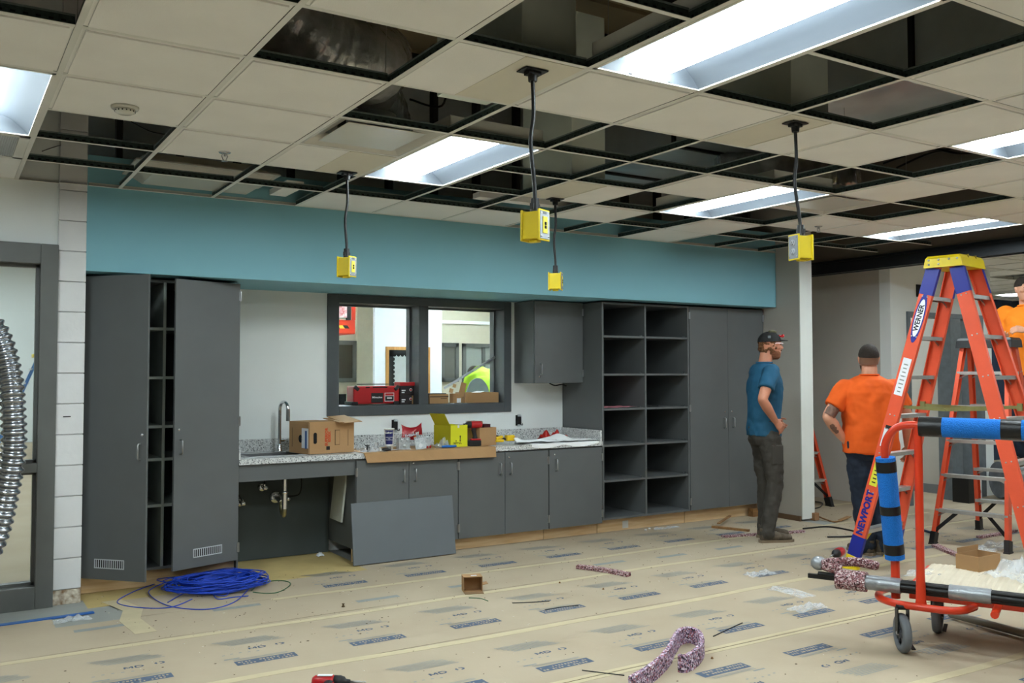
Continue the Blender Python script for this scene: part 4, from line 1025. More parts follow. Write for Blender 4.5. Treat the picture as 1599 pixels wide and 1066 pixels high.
# galvanised junction boxes / knockout box stack
M_gbox=speckle('galvanised_spangle',[(186,192,196),(196,202,204),(178,186,190),(202,208,210)],70,.35,0,metal=.5)
def jbox(u,y,w,h,dp,lab,tilt=0,lit=False,rz=0,grp=None):
    x=at(u,y); r=empty('junction_box',(x,y,SH),rz,lab,'metal box',grp)
    T=WM[r.name]; mb=MB(T@Matrix.Rotation(tilt,4,'X')); t=.0025
    mb.box(-w/2,0,0,w/2,t,h); mb.box(-w/2,t,0,-w/2+t,dp,h);mb.box(w/2-t,t,0,w/2,dp,h);mb.box(-w/2+t,t,0,w/2-t,dp,t);mb.box(-w/2+t,t,h-t,w/2-t,dp,h)
    mb.build('box_shell',M_gbox,r)
    mb=MB(T@Matrix.Rotation(tilt,4,'X'))
    for (a,b) in ((-.25,.3),(.25,.3),(0,-.2)): mb.lathe([(0,0),(.013,0),(.012,.0012),(0,.0012)],(a*w,-.0002,h/2+b*h),(0,-1,0),16)
    mb.build('knockout',M_galv,r)
    mb=MB(T@Matrix.Rotation(tilt,4,'X'))
    for a in range(5): mb.box(-w*.42+a*w*.2,-.001,h-.012,-w*.42+a*w*.2+.007,0,h-.004)
    mb.build('slots',M_dark,r)
jbox(632,6.95,.10,.095,.05,'left galvanised junction box standing open on cardboard beside the cup',0)
jbox(664,7.0,.105,.11,.06,'rear galvanised junction box at right, leaning behind a cover plate',-.05)
x=at(658,6.90); r=empty('cover_plate',(x,6.90,SH),0,'pale steel cover plate with a round ring, propped on the junction boxes','metal plate')
T=WM[r.name]@Matrix.Rotation(-.12,4,'X')@Matrix.Rotation(-.12,4,'Y'); mb=MB(T); mb.box(-.048,0,0,.048,.003,.105); mb.build('plate',M_gbox,r)
mb=MB(T); mb.lathe([(.012,0),(.018,0),(.018,.001),(.012,.001)],(.0,-.0005,.03),(0,-1,0),18,sm=False); mb.build('ring_mark',M_wpap,r)
mb=MB(T)
for a in range(5): mb.box(-.042+a*.018,-.001,.094,-.034+a*.018,0,.100)
mb.build('slots',M_dark,r)
# screwdriver on the sheet
p=Vector((at(597,6.87),6.87,SH+.014)); q=Vector((at(642,6.88),6.88,SH+.006))
r=empty('screwdriver',tuple(p-Vector((0,0,.014))),0,'screwdriver with black handle lying on front edge of cardboard sheet','screwdriver')
dd=(q-p).normalized(); hh=p+dd*.075
MB().lathe([(0,0),(.012,.003),(.0155,.02),(.013,.05),(.009,.066),(.011,.075),(0,.078)],p,dd,12).build('handle',M_black,r)
MB().cyl(hh,q,.003,8).build('shaft',M_steel,r)
# plastic bags
crumple('plastic_bag',(at(575,7.05),7.05,CT),.095,.12,.11,3,label='crumpled clear plastic bag right of the brown carton',cat='plastic bag')
crumple('plastic_bag',(at(582,6.87),6.88,SH),.10,.05,.045,8,label='small flat clear plastic bag at the front edge of worktop, with white lettering',cat='plastic bag')
crumple('plastic_bag',(at(694,7.02),7.02,SH),.085,.10,.10,14,label='clear plastic bag of fittings left of the yellow carton',cat='plastic bag')
g=random.Random(4); 
for a in range(9):
    x=at(700,7.0)+g.uniform(-.05,.05); y=6.98+g.uniform(-.03,.03)
    mb=MB(); mb.cyl((x,y,SH),(x+g.uniform(-.01,.01),y,SH+.02+g.random()*.02),.008,8); mb.build('conduit_fitting',M_gbox,label='small galvanised conduit fitting inside the clear bag beside yellow carton',cat='fitting',group='fittings in the clear bag')
for a,(u,y) in enumerate(((668,6.95),(672,6.98))):
    MB().lathe([(0,0),(.008,0),(.010,.012),(.004,.02),(0,.02)],(at(u,y),y,SH),n=10).build('wire_connector',mat('connector_red',(180,26,30),.4),label='red wire connector on the cardboard right of the junction boxes',cat='wire connector',group='red wire connectors')
p=at(574,6.885); mb=MB(); mb.cyl((p,6.885,SH),(p,6.885,SH+.055),.006,8); mb.box(p-.018,6.88,SH+.05,p+.018,6.89,SH+.056); mb.tube([(p+.012,6.885,SH+.05),(p+.02,6.885,SH+.02),(p+.012,6.885,SH)],.003,6); mb.build('clamp',M_black,label='small black clamp standing by the right corner of brown carton',cat='clamp')
# blue marker / tool
r=empty('blue_pliers',(at(702,6.90),6.90,SH),0,'blue handled pliers lying in front of the yellow carton','pliers')
MB().tube(curve([(at(690,6.9),6.90,SH+.010),(at(700,6.9),6.893,SH+.012),(at(713,6.9),6.905,SH+.010)],6),[.006]+[.009]*11+[.006],10).build('handle',mat('tool_blue',(26,104,190),.4),r)
MB().tube(curve([(at(690,6.9),6.91,SH+.010),(at(702,6.9),6.925,SH+.012),(at(714,6.9),6.915,SH+.010)],6),[.006]+[.009]*11+[.006],10).build('handle',MT['tool_blue'],r)
MB().tube([(at(690,6.9),6.905,SH+.01),(at(680,6.9),6.91,SH+.008)],[.009,.003],8).build('jaw',M_steel,r)
# yellow carton
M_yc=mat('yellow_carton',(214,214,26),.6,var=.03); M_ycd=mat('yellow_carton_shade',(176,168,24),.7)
xa,xb=at(704,6.93),at(731,6.93); y1=6.93; dpt=.20; hh=.185; xl=at(684,7.08)
r=empty('yellow_carton',((xa+xb)/2,y1+.1,SH),0,'bright yellow open carton printed with a small figure, flap raised','box')
ax=Vector((xb-xa,.012,0)).normalized(); dv=Vector((-.30,.95,0)).normalized(); w_=(xb-xa)
p0=Vector((xa,y1,SH))
mb=MB(); quadbox(mb,p0,ax,dv,U,w_,.003,hh); mb.build('front_side',M_yc,r)
mb=MB(); quadbox(mb,p0+dv*dpt,ax,dv,U,w_,.003,hh); mb.build('back_side',M_ycd,r)
mb=MB(); quadbox(mb,p0+dv*.003,ax,dv,U,.003,dpt-.003,hh*1.0); mb.build('left_side',M_ycd,r)
mb=MB(); quadbox(mb,p0+dv*.003+ax*(w_-.003),ax,dv,U,.003,dpt-.003,hh); mb.build('right_side',M_yc,r)
mb=MB(); quadbox(mb,p0+dv*.004+ax*.004,ax,dv,U,w_-.008,dpt-.006,.003); mb.build('bottom',M_ycd,r)
fl_=(U+(-ax)*.55).normalized(); mb=MB(); mb.obox(p0+dv*(dpt*.5)+U*hh+fl_*.055,dv,fl_.cross(dv),fl_,dpt*.45,.0015,.058); mb.build('raised_flap',M_ycd,r)
fc=p0+ax*(w_*.5)-dv*.0014
mb=MB(); 
def blk(u,v,a,b): mb.add([fc+ax*(u-a)+U*(v-b)-dv*.0002,fc+ax*(u+a)+U*(v-b)-dv*.0002,fc+ax*(u+a)+U*(v+b)-dv*.0002,fc+ax*(u-a)+U*(v+b)-dv*.0002],[(0,1,2,3)])
blk(.010,.090,.007,.005);blk(.010,.078,.005,.006);blk(.010,.066,.008,.003);blk(.010,.050,.0015,.012);blk(.010,.052,.008,.004);blk(.004,.032,.002,.008);blk(.016,.032,.002,.008);blk(.0,.026,.004,.002);blk(.020,.026,.004,.002)
mb.build('printed_figure',M_print,r)
text('printed_words','CADDY',fc+ax*(-.032)+U*.034,ax,U,.017,M_print,r,bold=.0004)
mb=MB(); mb.lathe([(.004,0),(.006,0),(.006,.0005),(.004,.0005)],fc+ax*(-.032)+U*.052,-dv,12,sm=False); mb.build('printed_ring',M_print,r)
mb=MB(); blk(-.008,hh-.012,.009,.012); mb.build('paper_tag',M_wpap,r)
# cordless impact driver standing on its battery
M_toolred=mat('tool_red',(178,26,30),.35,var=.05); M_toolbk=mat('tool_black_rubber',(26,26,28),.6,bump=.2)
def driver(name,base,rz,lab,lying=False,scale=1.,rot=None):
    r=empty(name,base,rz,lab,'cordless drill'); T=WM[r.name]
    if rot is not None: T=T@rot
    T=T@Matrix.Scale(scale,4)
    MB(T).box(-.06,-.036,0,.06,.036,.052).build('battery',M_toolbk,r,bevel=.008)
    MB(T).box(-.058,-.034,.052,.040,.034,.068).build('battery_rail',M_toolred,r,bevel=.006)
    mb=MB(T); mb.rings([[( -.004+a*cx_+dx,b*cy_,z) for a,b in [(math.cos(2*PI*k/14),math.sin(2*PI*k/14)) for k in range(14)]] for z,cx_,cy_,dx in ((.06,.030,.022,-.004),(.09,.020,.017,.0),(.13,.020,.017,.008),(.165,.026,.02,.014))]); mb.build('grip',M_toolbk,r)
    mb=MB(T); mb.lathe([(0,-.075),(.022,-.073),(.031,-.06),(.033,-.02),(.033,.02),(.030,.03),(0,.03)],(.0,0,.195),(1,0,0),20); mb.build('motor_housing',M_toolred,r)
    mb=MB(T); mb.lathe([(0,.03),(.031,.03),(.030,.06),(.024,.078),(.014,.086),(.011,.105),(0,.105)],(.0,0,.195),(1,0,0),20); mb.build('gear_case',M_toolbk,r)
    mb=MB(T); mb.lathe([(0,.105),(.0055,.105),(.0055,.15),(.003,.155),(.003,.18),(0,.18)],(0,0,.195),(1,0,0),10); mb.build('bit_holder',M_steel,r)
    mb=MB(T); mb.box(.018,-.010,.150,.034,.010,.172); mb.build('trigger',M_toolred,r)
    mb=MB(T); mb.obox((-.012,-.0335,.190),(1,0,0),(0,1,0),(0,0,1),.035,.0012,.012); mb.build('white_badge',M_wpap,r)
    return r
driver('impact_driver',(at(741,6.95),6.955,SH),math.radians(165),'red and black cordless driver standing upright between yellow and brown cartons',scale=.94)
# brown open carton
p0=Vector((at(752,6.90),6.93,SH)); ax=Vector((.96,.10,0)).normalized(); dv=Vector((-.30,.95,0)).normalized(); w1,d1,h1=.115,.16,.155
w1=at(775,6.95)-p0.x
r=empty('small_carton',tuple(p0),0,'small brown carton with open top beside the cordless driver','box')
for nm,o_,lx,ly,hz_,mt in (('front_side',Vector((0,0,0)),w1,.003,h1,M_card),('back_side',dv*d1,w1,.003,h1+.045,M_card),('left_side',dv*.003,.003,d1,h1,M_card),('right_side',ax*(w1-.003)+dv*.003,.003,d1,h1,M_card),('bottom',dv*.003+ax*.003,w1-.006,d1,.003,M_carddk)):
    mb=MB(); quadbox(mb,p0+o_,ax,dv,U,lx,ly,hz_); mb.build(nm,mt,r)
MB().obox(p0+ax*(w1*.7)+dv*.1+U*(h1+.005),ax,dv,U,.035,.05,.022).build('contents',mat('dark_maroon',(70,24,26),.5),r)
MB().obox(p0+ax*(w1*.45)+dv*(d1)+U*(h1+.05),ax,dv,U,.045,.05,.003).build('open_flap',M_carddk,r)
# plans and papers on the right
def paper(name,c,w,h,rz,seed,lab,amp=.008,lift=None):
    nx,ny=20,14; vs=[];fs=[]; R_=Matrix.Rotation(rz,3,'Z')
    for j in range(ny+1):
        for i in range(nx+1):
            u=-1+2*i/nx;v=-1+2*j/ny
            z=.002+amp*abs(noise.noise(Vector((u*1.6+seed,v*1.6,seed))))*2
            if lift: z+=lift[2]*math.exp(-((u-lift[0])**2*9+(v-lift[1])**2*3))
            q=R_@Vector((u*w/2,v*h/2,0)); vs.append((c[0]+q.x,c[1]+q.y,c[2]+z))
    for j in range(ny):
        for i in range(nx): a=j*(nx+1)+i; fs.append((a,a+1,a+nx+2,a+nx+1))
    mb=MB(); mb.add(vs,fs,0,True); o=mb.build(name,M_paper,label=lab,cat='paper'); s=o.modifiers.new('thick','SOLIDIFY'); s.thickness=.0012; s.offset=1; return o
M_paper=mat('drawing_paper',(246,247,248),.8,var=.04,vscale=14,bump=.25,bscale=9)
paper('paper_sheet_stack',(4.84,7.06,CT+.006),.66,.30,.03,1,'large white drawing sheets spread over right end of worktop',.010,(.25,.3,.055))
paper('paper_sheet_stack',(4.55,6.955,CT+.016),.42,.20,-.18,5,'smaller white sheet curled at its left edge beside the yellow tools',.010,(-.9,0,.04))
paper('paper_sheet_stack',(4.99,6.93,CT+.014),.40,.20,.03,9,'upper white drawing sheet lying at the worktop right corner',.006)
mb=MB(); P=[]; n=18
for j in range(n+1):
    x=4.44+.74*j/n; w_=.002*math.sin(j*1.3); dr=.010+.026*abs(math.sin(j*.33+.4)); ys=y0-.003
    P.append([(x+.04*math.sin(j*.2),7.12+.02*math.sin(j),CT+.0045),(x,6.95,CT+.006+w_),(x,ys+.004,CT+.004),(x,ys-.004,CT+.001),(x,ys-.005,CT-dr),(x,ys-.003,CT-dr),(x,ys-.001,CT-.001),(x,ys+.006,CT+.0015),(x,6.95,CT+.0035),(x+.04*math.sin(j*.2),7.12+.02*math.sin(j),CT+.002)])
mb.rings(P,0,False,True); mb.build('paper_sheet_stack',M_paper,label='white drawing sheet draped over the worktop front edge at its right end',cat='paper')
crumple('red_bag',(4.97,7.26,CT),.15,.09,.085,21,mat('red_plastic_bag',(196,34,26),.35,var=.15),sharp=.6,label='crumpled red plastic bag against backsplash in worktop corner',cat='plastic bag')
# yellow tools
M_ty=mat('tool_yellow',(226,186,20),.45)
x=at(797,6.99); r=empty('tape_measure',(x,7.0,CT+.03),0,'yellow boxy tape measure on the drawings','tape measure')
MB().box(x-.045,6.97,CT+.03,x+.035,7.02,CT+.082).build('case',M_ty,r,bevel=.006)
MB().obox((x+.055,6.99,CT+.055),(1,0,-.5),(0,1,0),(.5,0,1),.035,.01,.006).build('red_tab',M_toolred,r)
x=at(780,6.96); r=empty('wire_stripper',(x,6.95,CT+.03),0,'yellow and black tool left of the tape measure on drawings','hand tool')
MB().box(x-.05,6.93,CT+.028,x+.03,6.98,CT+.052).build('yellow_body',M_ty,r,bevel=.006)
MB().obox((x-.01,6.955,CT+.066),(1,0,.25),(0,1,0),(-.25,0,1),.035,.018,.012).build('yellow_jaw',M_ty,r,bevel=.004)
MB().tube([(x-.06,7.0,CT+.09),(x+.03,7.0,CT+.07),(x+.09,7.0,CT+.045)],.009,8).build('black_handle',M_black,r)
MB().tube([(x-.10,6.98,CT+.085),(x-.02,6.98,CT+.075)],.007,8).build('brown_handle',M_carddk,r)
# ---- sill of the pass-through
SZ=WZ0+.002
ysill=BW+.06
def ats(u,y=ysill): return oy(u,600,y).x
x0,x1=ats(549),ats(624)
r=empty('job_radio',((x0+x1)/2,ysill+.03,SZ),0,'long red jobsite radio with black corner guards standing on the pass-through sill','radio')
hz=.165; ya,yb_=ysill,ysill+.17
MB().box(x0+.02,ya,SZ+.008,x1,yb_,SZ+hz).build('radio_body',M_toolred,r,bevel=.012)
MB().box(x0+.07,ya+.03,SZ+hz+.012,x1-.09,ya+.06,SZ+hz+.02).build('carry_handle',M_toolbk,r,bevel=.003)
mb=MB()
for (xx,zz) in ((x0,SZ),(x1-.06,SZ)): mb.box(xx,ya-.008,zz,xx+.06,yb_,zz+.03)
mb.build('foot_guard',M_toolbk,r,bevel=.006)
for xx,sg in ((x0+.045,1),(x1-.03,-1)):
    mb=MB(); mb.obox((xx,ya-.004,SZ+hz-.018),(1,0,-.8*sg),(0,1,0),(.8*sg,0,1),.024,.012,.015); mb.build('corner_guard',M_toolbk,r,bevel=.004)
xm=(x0+x1)/2+.01
MB().box(xm-.055,ya-.004,SZ+.018,xm+.06,ya+.002,SZ+.105).build('black_front_panel',M_toolbk,r,bevel=.003)
text('script_words','Milwaukee',(xm,ya-.006,SZ+.066),(1,0,0),(0,.0,1),.022,M_wpap,r,bold=.0006)
mb=MB(); xs=x1-.10; mb.box(xs-.045,ya-.003,SZ+.028,xs+.045,ya+.001,SZ+.105); mb.build('control_bezel',M_wpap,r)
MB().box(xs-.040,ya-.005,SZ+.034,xs+.040,ya-.002,SZ+.075).build('display',M_toolbk,r); MB().box(xs-.040,ya-.005,SZ+.08,xs+.040,ya-.002,SZ+.10).build('red_badge',M_toolred,r)
MB().box(xs-.024,ya-.0058,SZ+.052,xs+.024,ya-.005,SZ+.064).build('display_bar',M_wpap,r)
mb=MB(); mb.box(x0+.13,ya-.001,SZ+hz-.016,x0+.17,ya+.001,SZ+hz-.006); mb.box(xm-.04,ya-.001,SZ+hz-.016,xm+.10,ya+.001,SZ+hz-.006); mb.build('slots',M_dark,r)
for n_,(zz,nm) in enumerate(((SZ,'lower red and black tool carton stacked beside red radio'),(SZ+.083,'upper red and black tool carton stacked beside red radio'))):
    xa,xb=ats(626),ats(644)
    r=empty('tool_carton',((xa+xb)/2,ysill+.06,zz),0,nm,'box')
    MB().box(xa,ysill+.01,zz,xb+.02*n_,ysill+.13,zz+.081).build('carton_body',mat('carton_black',(34,24,26),.55),r,bevel=.001)
    MB().lathe([(0,0),(.014,0),(.014,.0015),(0,.0015)],(xb-.012,ysill+.009,zz+.045),(0,-1,0),16).build('printed_disc',M_wpap,r)
    MB().lathe([(0,.0016),(.010,.0016),(.010,.0025),(0,.0025)],(xb-.012,ysill+.009,zz+.045),(0,-1,0),16).build('printed_disc_red',M_toolred,r)
    MB().box(xa+.012,ysill+.0088,zz+.035,xa+.05,ysill+.0096,zz+.045).build('printed_bar',M_wpap,r); MB().box(xa+.012,ysill+.0088,zz+.018,xa+.04,ysill+.0096,zz+.026).build('printed_bar',M_wpap,r)
    if n_: MB().box(xa-.004,ysill+.004,zz+.0815,xb+.026,ysill+.134,zz+.115).build('red_lid',M_toolred,r,bevel=.002)
    else: MB().box(xb+.001,ysill+.02,zz,xb+.018,ysill+.12,zz+.075).build('brown_flap',M_card,r)
def openbox(name,x0,x1,y0,y1,z,h,lab,flaps=True):
    r=empty(name,((x0+x1)/2,(y0+y1)/2,z),0,lab,'box')
    MB().box(x0,y0,z,x1,y0+.003,z+h).build('front_side',M_card,r); MB().box(x0,y1-.003,z,x1,y1,z+h).build('back_side',M_card,r)
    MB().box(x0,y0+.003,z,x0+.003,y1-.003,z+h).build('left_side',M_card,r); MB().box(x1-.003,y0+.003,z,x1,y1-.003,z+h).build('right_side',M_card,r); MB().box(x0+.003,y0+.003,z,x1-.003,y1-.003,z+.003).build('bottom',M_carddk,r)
    return r
r=openbox('open_carton',ats(671),ats(700),ysill,ysill+.16,SZ,.085,'small brown carton with dark contents on left end of sill, under the metal strut')
MB().box(ats(671)+.01,ysill+.02,SZ+.05,ats(700)-.01,ysill+.14,SZ+.092).build('dark_contents',M_black,r)
MB().box(ats(671)-.001,ysill-.001,SZ+.058,ats(700)+.001,ysill,SZ+.066).build('printed_band',M_print,r)
MB().box(ats(688),ysill-.001,SZ+.043,ats(698),ysill,SZ+.048).build('printed_bar',M_print,r)
r=openbox('open_carton',ats(727),ats(779),ysill+.005,ysill+.20,SZ,.095,'wide low brown carton with white lining on right end of sill')
MB().obox((ats(745),ysill+.08,SZ+.085),(1,0,.25),(0,1,0),(-.25,0,1),.085,.07,.002).build('white_lining',M_wpap,r)
r=empty('carton_flap',(ats(716),ysill,SZ),0,'upright torn cardboard flap with white label in middle of sill','cardboard')
mb=MB(); mb.obox((ats(714),ysill+.03,SZ+.045),(1,0,0),(0,1,0),U,.045,.035,.043); mb.build('flap_base',M_card,r)
mb=MB(); mb.obox((ats(722),ysill+.0,SZ+.125),(.96,0,-.28),(0,1,0),(.28,0,.96),.028,.002,.065); mb.obox((ats(712),ysill+.03,SZ+.16),(.96,0,-.28),(0,1,0),(.28,0,.96),.016,.002,.016); mb.obox((ats(707),ysill+.03,SZ+.115),(.96,0,-.28),(0,1,0),(.28,0,.96),.020,.002,.020); mb.build('upright_flap',M_card,r)
MB().box(ats(716)-.02,ysill-.008,SZ+.004,ats(716)+.022,ysill-.006,SZ+.045).build('white_label',M_wpap,r)
# metal strut leaning into the opening
p=oy(694,607,ysill+.03); q=oy(774,558,BW+.13); q.x=min(q.x,WX1-.01)
r=empty('metal_strut',tuple(p),0,'long grey metal strut leaning diagonally across the right pass-through opening','metal bar')
mb=MB(); mb.beam(p,q,.014,.004,(0,-.3,1)); mb.beam(p+Vector((0,.007,.009)),q+Vector((0,.007,.009)),.003,.02,(0,-.3,1)); mb.build('channel',M_steel,r)
mid=p+(q-p)*.62; mb=MB(); mb.beam(mid-Vector((.035,0,.018)),mid+Vector((.035,0,.024)),.016,.008,(0,-.3,1)); mb.build('clip',M_wpap,r)
# things on the shelves
o=paper('paper_sheet_stack',(5.50,7.05,1.165),.42,.28,.1,31,'pinkish paper sheet lying in the third cubby from top at left',.006)
o.data.materials.clear(); o.data.materials.append(mat('pink_paper',(206,130,140),.8))
MB().lathe([(0,0),(.014,0),(.016,.01),(.010,.022),(0,.024)],(5.83,6.95,1.163),n=14).build('small_fixture',M_chrome,label='small round chrome knob on the right shelf of open shelf unit',cat='knob')
mb=MB(); mb.tube(curve([(5.86,6.92,1.169),(5.93,6.95,1.168),(5.99,6.93,1.170)],5),.005,8); mb.build('shelf_cable',M_black,label='short dark cable beside the chrome knob on the shelf',cat='cable')
# ------------------------------------------------------------------ orange double sided step ladder
M_lo=mat('ladder_orange',(226,86,52),.42,var=.05,vscale=8,bump=.05,bscale=60)
M_tblue=mat('blue_band_paint',(22,36,140),.4)
def twin_ladder(name,A,u,v,W,S,H,Wt,St,steps,lab,front_steps=True,rear_steps=True,cap='yellow',foot='yellow',deco=True,mo=None,boot=None,tapes=True,flat=.075):
    mo=mo or M_lo
    A=Vector(A);u=Vector(u);v=Vector(v);U=Vector((0,0,1))
    c=A+u*(W/2)+v*(S/2); r=empty(name,tuple(c),0,lab,'ladder')
    top=lambda a,b:c+u*(a*Wt/2)+v*(b*St/2)+U*(H-.05)
    ft=lambda a,b:c+u*(a*W/2)+v*(b*S/2)
    rails={}
    for a in (-1,1):
        for b in (-1,1):
            p=ft(a,b)+U*.012; q=top(a,b); d=(q-p).normalized()
            wv=(v-d*v.dot(d)).normalized(); un=d.cross(wv).normalized()
            un=un if un.dot(u)*a>0 else -un
            rails[a,b]=(p,q,d,wv,un)
            t=.0035; fw_=flat; fl_=.03
            nm='rail' if (b<0 or rear_steps) else 'rear_rail'
            mb=MB(); L=(q-p).length; m_=(p+q)/2
            mb.obox(m_,d,wv,un,L/2,fw_/2,t)
            for s_ in (-1,1): mb.obox(m_+wv*(s_*(fw_/2-t))-un*(fl_/2),d,wv,un,L/2,t,fl_/2)
            o=mb.build(nm,mo,r)
            if tapes:
                mb=MB()
                for (t0,t1) in ((.90,.985),(.015,.105)):
                    if b<0 or True:
                        pa=p+d*(L*t0);pb=p+d*(L*t1); mb.obox((pa+pb)/2+un*.0042,d,wv,un,(pb-pa).length/2,fw_/2+.0015,.0012)
                        for s_ in (-1,1): mb.obox((pa+pb)/2+wv*(s_*(fw_/2+.0006))-un*(fl_/2-.003),d,wv,un,(pb-pa).length/2,.0012,fl_/2)
                    mb.build('blue_band',M_tblue,o); mb=MB()
            # foot
            fm=M_yel if foot=='yellow' else M_black
            mb=MB(); mb.obox(p+d*.04-un*.012,d,wv,un,.052,fw_/2+.006,.022); mb.obox(p-U*.006-un*.012,u,v,U,.026,fw_/2+.012,.006); mb.build('foot',fm,o,bevel=.003)
    z0=.30; n=steps
    for b in ((-1,1) if rear_steps else (-1,)):
        for k in range(n):
            z=z0+(H-z0)*k/(n) 
            if z>H-.2: continue
            P=[]
            for a in (-1,1):
                p,q,d,wv,un=rails[a,b]; t=(z-p.z)/(q.z-p.z); P.append(p+(q-p)*t-un*.003)
            mb=MB(); e=(P[1]-P[0]).normalized(); o_=v*(-b)
            mb.obox((P[0]+P[1])/2,e,v,U,(P[1]-P[0]).length/2,.038,.002)
            mb.obox((P[0]+P[1])/2+v*(b*.038)-U*.012,e,v,U,(P[1]-P[0]).length/2,.002,.014)
            mb.obox((P[0]+P[1])/2-v*(b*.038)-U*.012,e,v,U,(P[1]-P[0]).length/2,.002,.014)
            s=mb.build('step',M_alu,r)
            mb=MB()
            for j,a in enumerate((-1,1)):
                mb=MB(); p,q,d,wv,un=rails[a,b]
                for w2 in (-1,1): mb.lathe([(0,0),(.006,0),(.005,.003),(0,.003)],P[j]+un*.0065+wv*(w2*.018),un,8)
                mb.beam(P[j]-un*.003-U*.002,P[j]-un*.09-U*.002,.02,.002); mb.beam(P[j]-un*.004-U*.06,P[j]-un*.085-U*.012,.014,.003,v)
                mb.build('step_bracket',M_alu,s)
    if not rear_steps:
        for k in range(4):
            z=.35+k*.45
            P=[]
            for a in (-1,1):
                p,q,d,wv,un=rails[a,1]; t=(z-p.z)/(q.z-p.z); P.append(p+(q-p)*t)
            mb=MB(); mb.beam(P[0],P[1],.03,.02); mb.build('rear_brace',M_alu,r)
    # knee braces under lowest step
    for b in ((-1,1) if rear_steps else (-1,)):
        for a in (-1,1):
            p,q,d,wv,un=rails[a,b]; t=(.30-p.z)/(q.z-p.z); h=p+(q-p)*t
            mb=MB(); mb.beam(p+d*.10-un*.01,h-un*.17-U*.01,.03,.004,v); mb.build('knee_brace',M_yel if foot=='yellow' else M_black,r)
    # spreaders
    for a in (-1,1):
        z=H*.53
        Q=[]
        for b in (-1,1):
            p,q,d,wv,un=rails[a,b]; t=(z-p.z)/(q.z-p.z); Q.append(p+(q-p)*t-un*.03)
        m_=(Q[0]+Q[1])/2-U*.015
        mb=MB(); mb.beam(Q[0],m_,.004,.024); mb.beam(m_,Q[1],.004,.024); mb.cyl(m_-u*.008,m_+u*.008,.009,10); mb.build('spreader_bar',mat('zinc_yellow_steel',(150,146,96),.4,.7,var=.12,vscale=20),r)
        mb=MB(); 
        for qq in Q: mb.obox(qq+v*0,v,u,U,.018,.010,.028)
        mb.build('spreader_bracket',MT['zinc_yellow_steel'],r)
    # cap
    ct=c+U*H; cm=M_yel if cap=='yellow' else M_black
    mb=MB(); hw=Wt/2+.035; hv=St/2+.055
    def ring(z,a_,b_): return [ct+u*(sx_*a_)+v*(sy_*b_)+U*z for sx_,sy_ in ((-1,-1),(1,-1),(1,1),(-1,1))]
    mb.rings([ring(-.085,hw+.004,hv+.012),ring(-.02,hw,hv),ring(.0,hw-.012,hv-.012)],0,False); o=mb.build('top_cap',cm,r,bevel=.006)
    mb=MB()
    for q_ in (-.33,.33): mb.obox(ct+u*(hw*q_)-U*.005,u,v,U,.004,hv*1.0,.012)
    mb.build('cap_groove',mat('cap_shade',(150,128,20),.6) if cap=='yellow' else M_dark,o)
    mb=MB()
    for a_ in (-.7,-.2): 
        for z_ in (-.03,-.062): mb.lathe([(0,0),(.008,0),(.007,.003),(0,.003)],ct-u*(hw+.002)+v*(hv*a_*1.1)+U*z_,-u,10)
    for a_ in (.35,.8): mb.lathe([(0,0),(.008,0),(.007,.003),(0,.003)],ct-u*(hw+.002)+v*(hv*a_)+U*-.03,-u,10)
    mb.build('cap_bolt',M_steel,o)
    return r,rails
uu=Vector((.985,.17,0)).normalized(); vv=Vector((uu.y,-uu.x,0))
LA=(5.906,4.633,0)
r,rails=twin_ladder('step_ladder',LA,uu,vv,.68,1.36,2.345,.34,.15,7,'tall orange double sided step ladder with yellow cap and blue painted bands, right foreground',flat=.098)
p,q,d,wv,un=rails[-1,-1]; L=(q-p).length
up_=-wv
M_lw=mat('sticker_white',(232,232,236),.4); M_ly=mat('sticker_yellow',(226,222,60),.5)
def sticker(t0,t1,w,mt,off=.0052,nm='sticker',oval=False,ph=0):
    a=p+d*(L*t0);b=p+d*(L*t1); c=(a+b)/2+un*off; mb=MB()
    if oval:
        n=24; h=(b-a).length/2; mb.add([c+d*(h*math.cos(2*PI*k/n))+wv*(w/2*math.sin(2*PI*k/n)) for k in range(n)],[tuple(range(n))])
    else: mb.obox(c,d,wv,un,(b-a).length/2,w/2,.0004)
    return mb.build(nm,mt,r)
sticker(.745,.905,.074,M_tblue,.0058,'oval_emblem',True); sticker(.765,.885,.058,M_lw,.0064,'oval_emblem',True)
text('ladder_words','WERNER',p+d*(L*.825)+un*.0068,d,-wv if (d.cross(-wv)).dot(un)>0 else wv,.052,mat('ladder_ink',(20,22,40),.5),r,bold=.0016,sx=.95)
sticker(.575,.695,.064,M_lw); sticker(.405,.465,.060,M_lw); sticker(.462,.475,.05,M_print); sticker(.275,.355,.060,M_ly); sticker(.353,.366,.05,M_print)
g=random.Random(2)
for t_,n_ in ((.585,8),(.285,4),(.412,3)):
    for k in range(n_): sticker(t_+k*.0125,t_+k*.0125+.004,.036-g.random()*.012,M_inkL if n_>4 else M_print,.0058,'sticker_line')
text('ladder_words','NEWPORT',p+d*(L*.185)+un*.0062,d,-wv if (d.cross(-wv)).dot(un)>0 else wv,.072,M_tblue,r,bold=.003,sx=1.0)
# ------------------------------------------------------------------ second ladder (black cap), man stands on it
L2=oz(1455,848,0)
u2=Vector((.30,-.954,0)).normalized(); v2=Vector((-u2.y,u2.x,0))
# front side seen: feet L2 (left) and oz(1562,862)
R2=oz(1577,864,0); u2=(R2-L2); W2=u2.length; u2.normalize(); v2=Vector((-u2.y,u2.x,0)); v2=v2 if v2.x>0 else -v2
r2_,rails2=twin_ladder('step_ladder',tuple(L2),u2,v2,W2,1.05,1.80,.40,.14,5,'shorter orange step ladder with black cap standing behind the tall one',rear_steps=True,cap='black',foot='black',tapes=False,flat=.07)
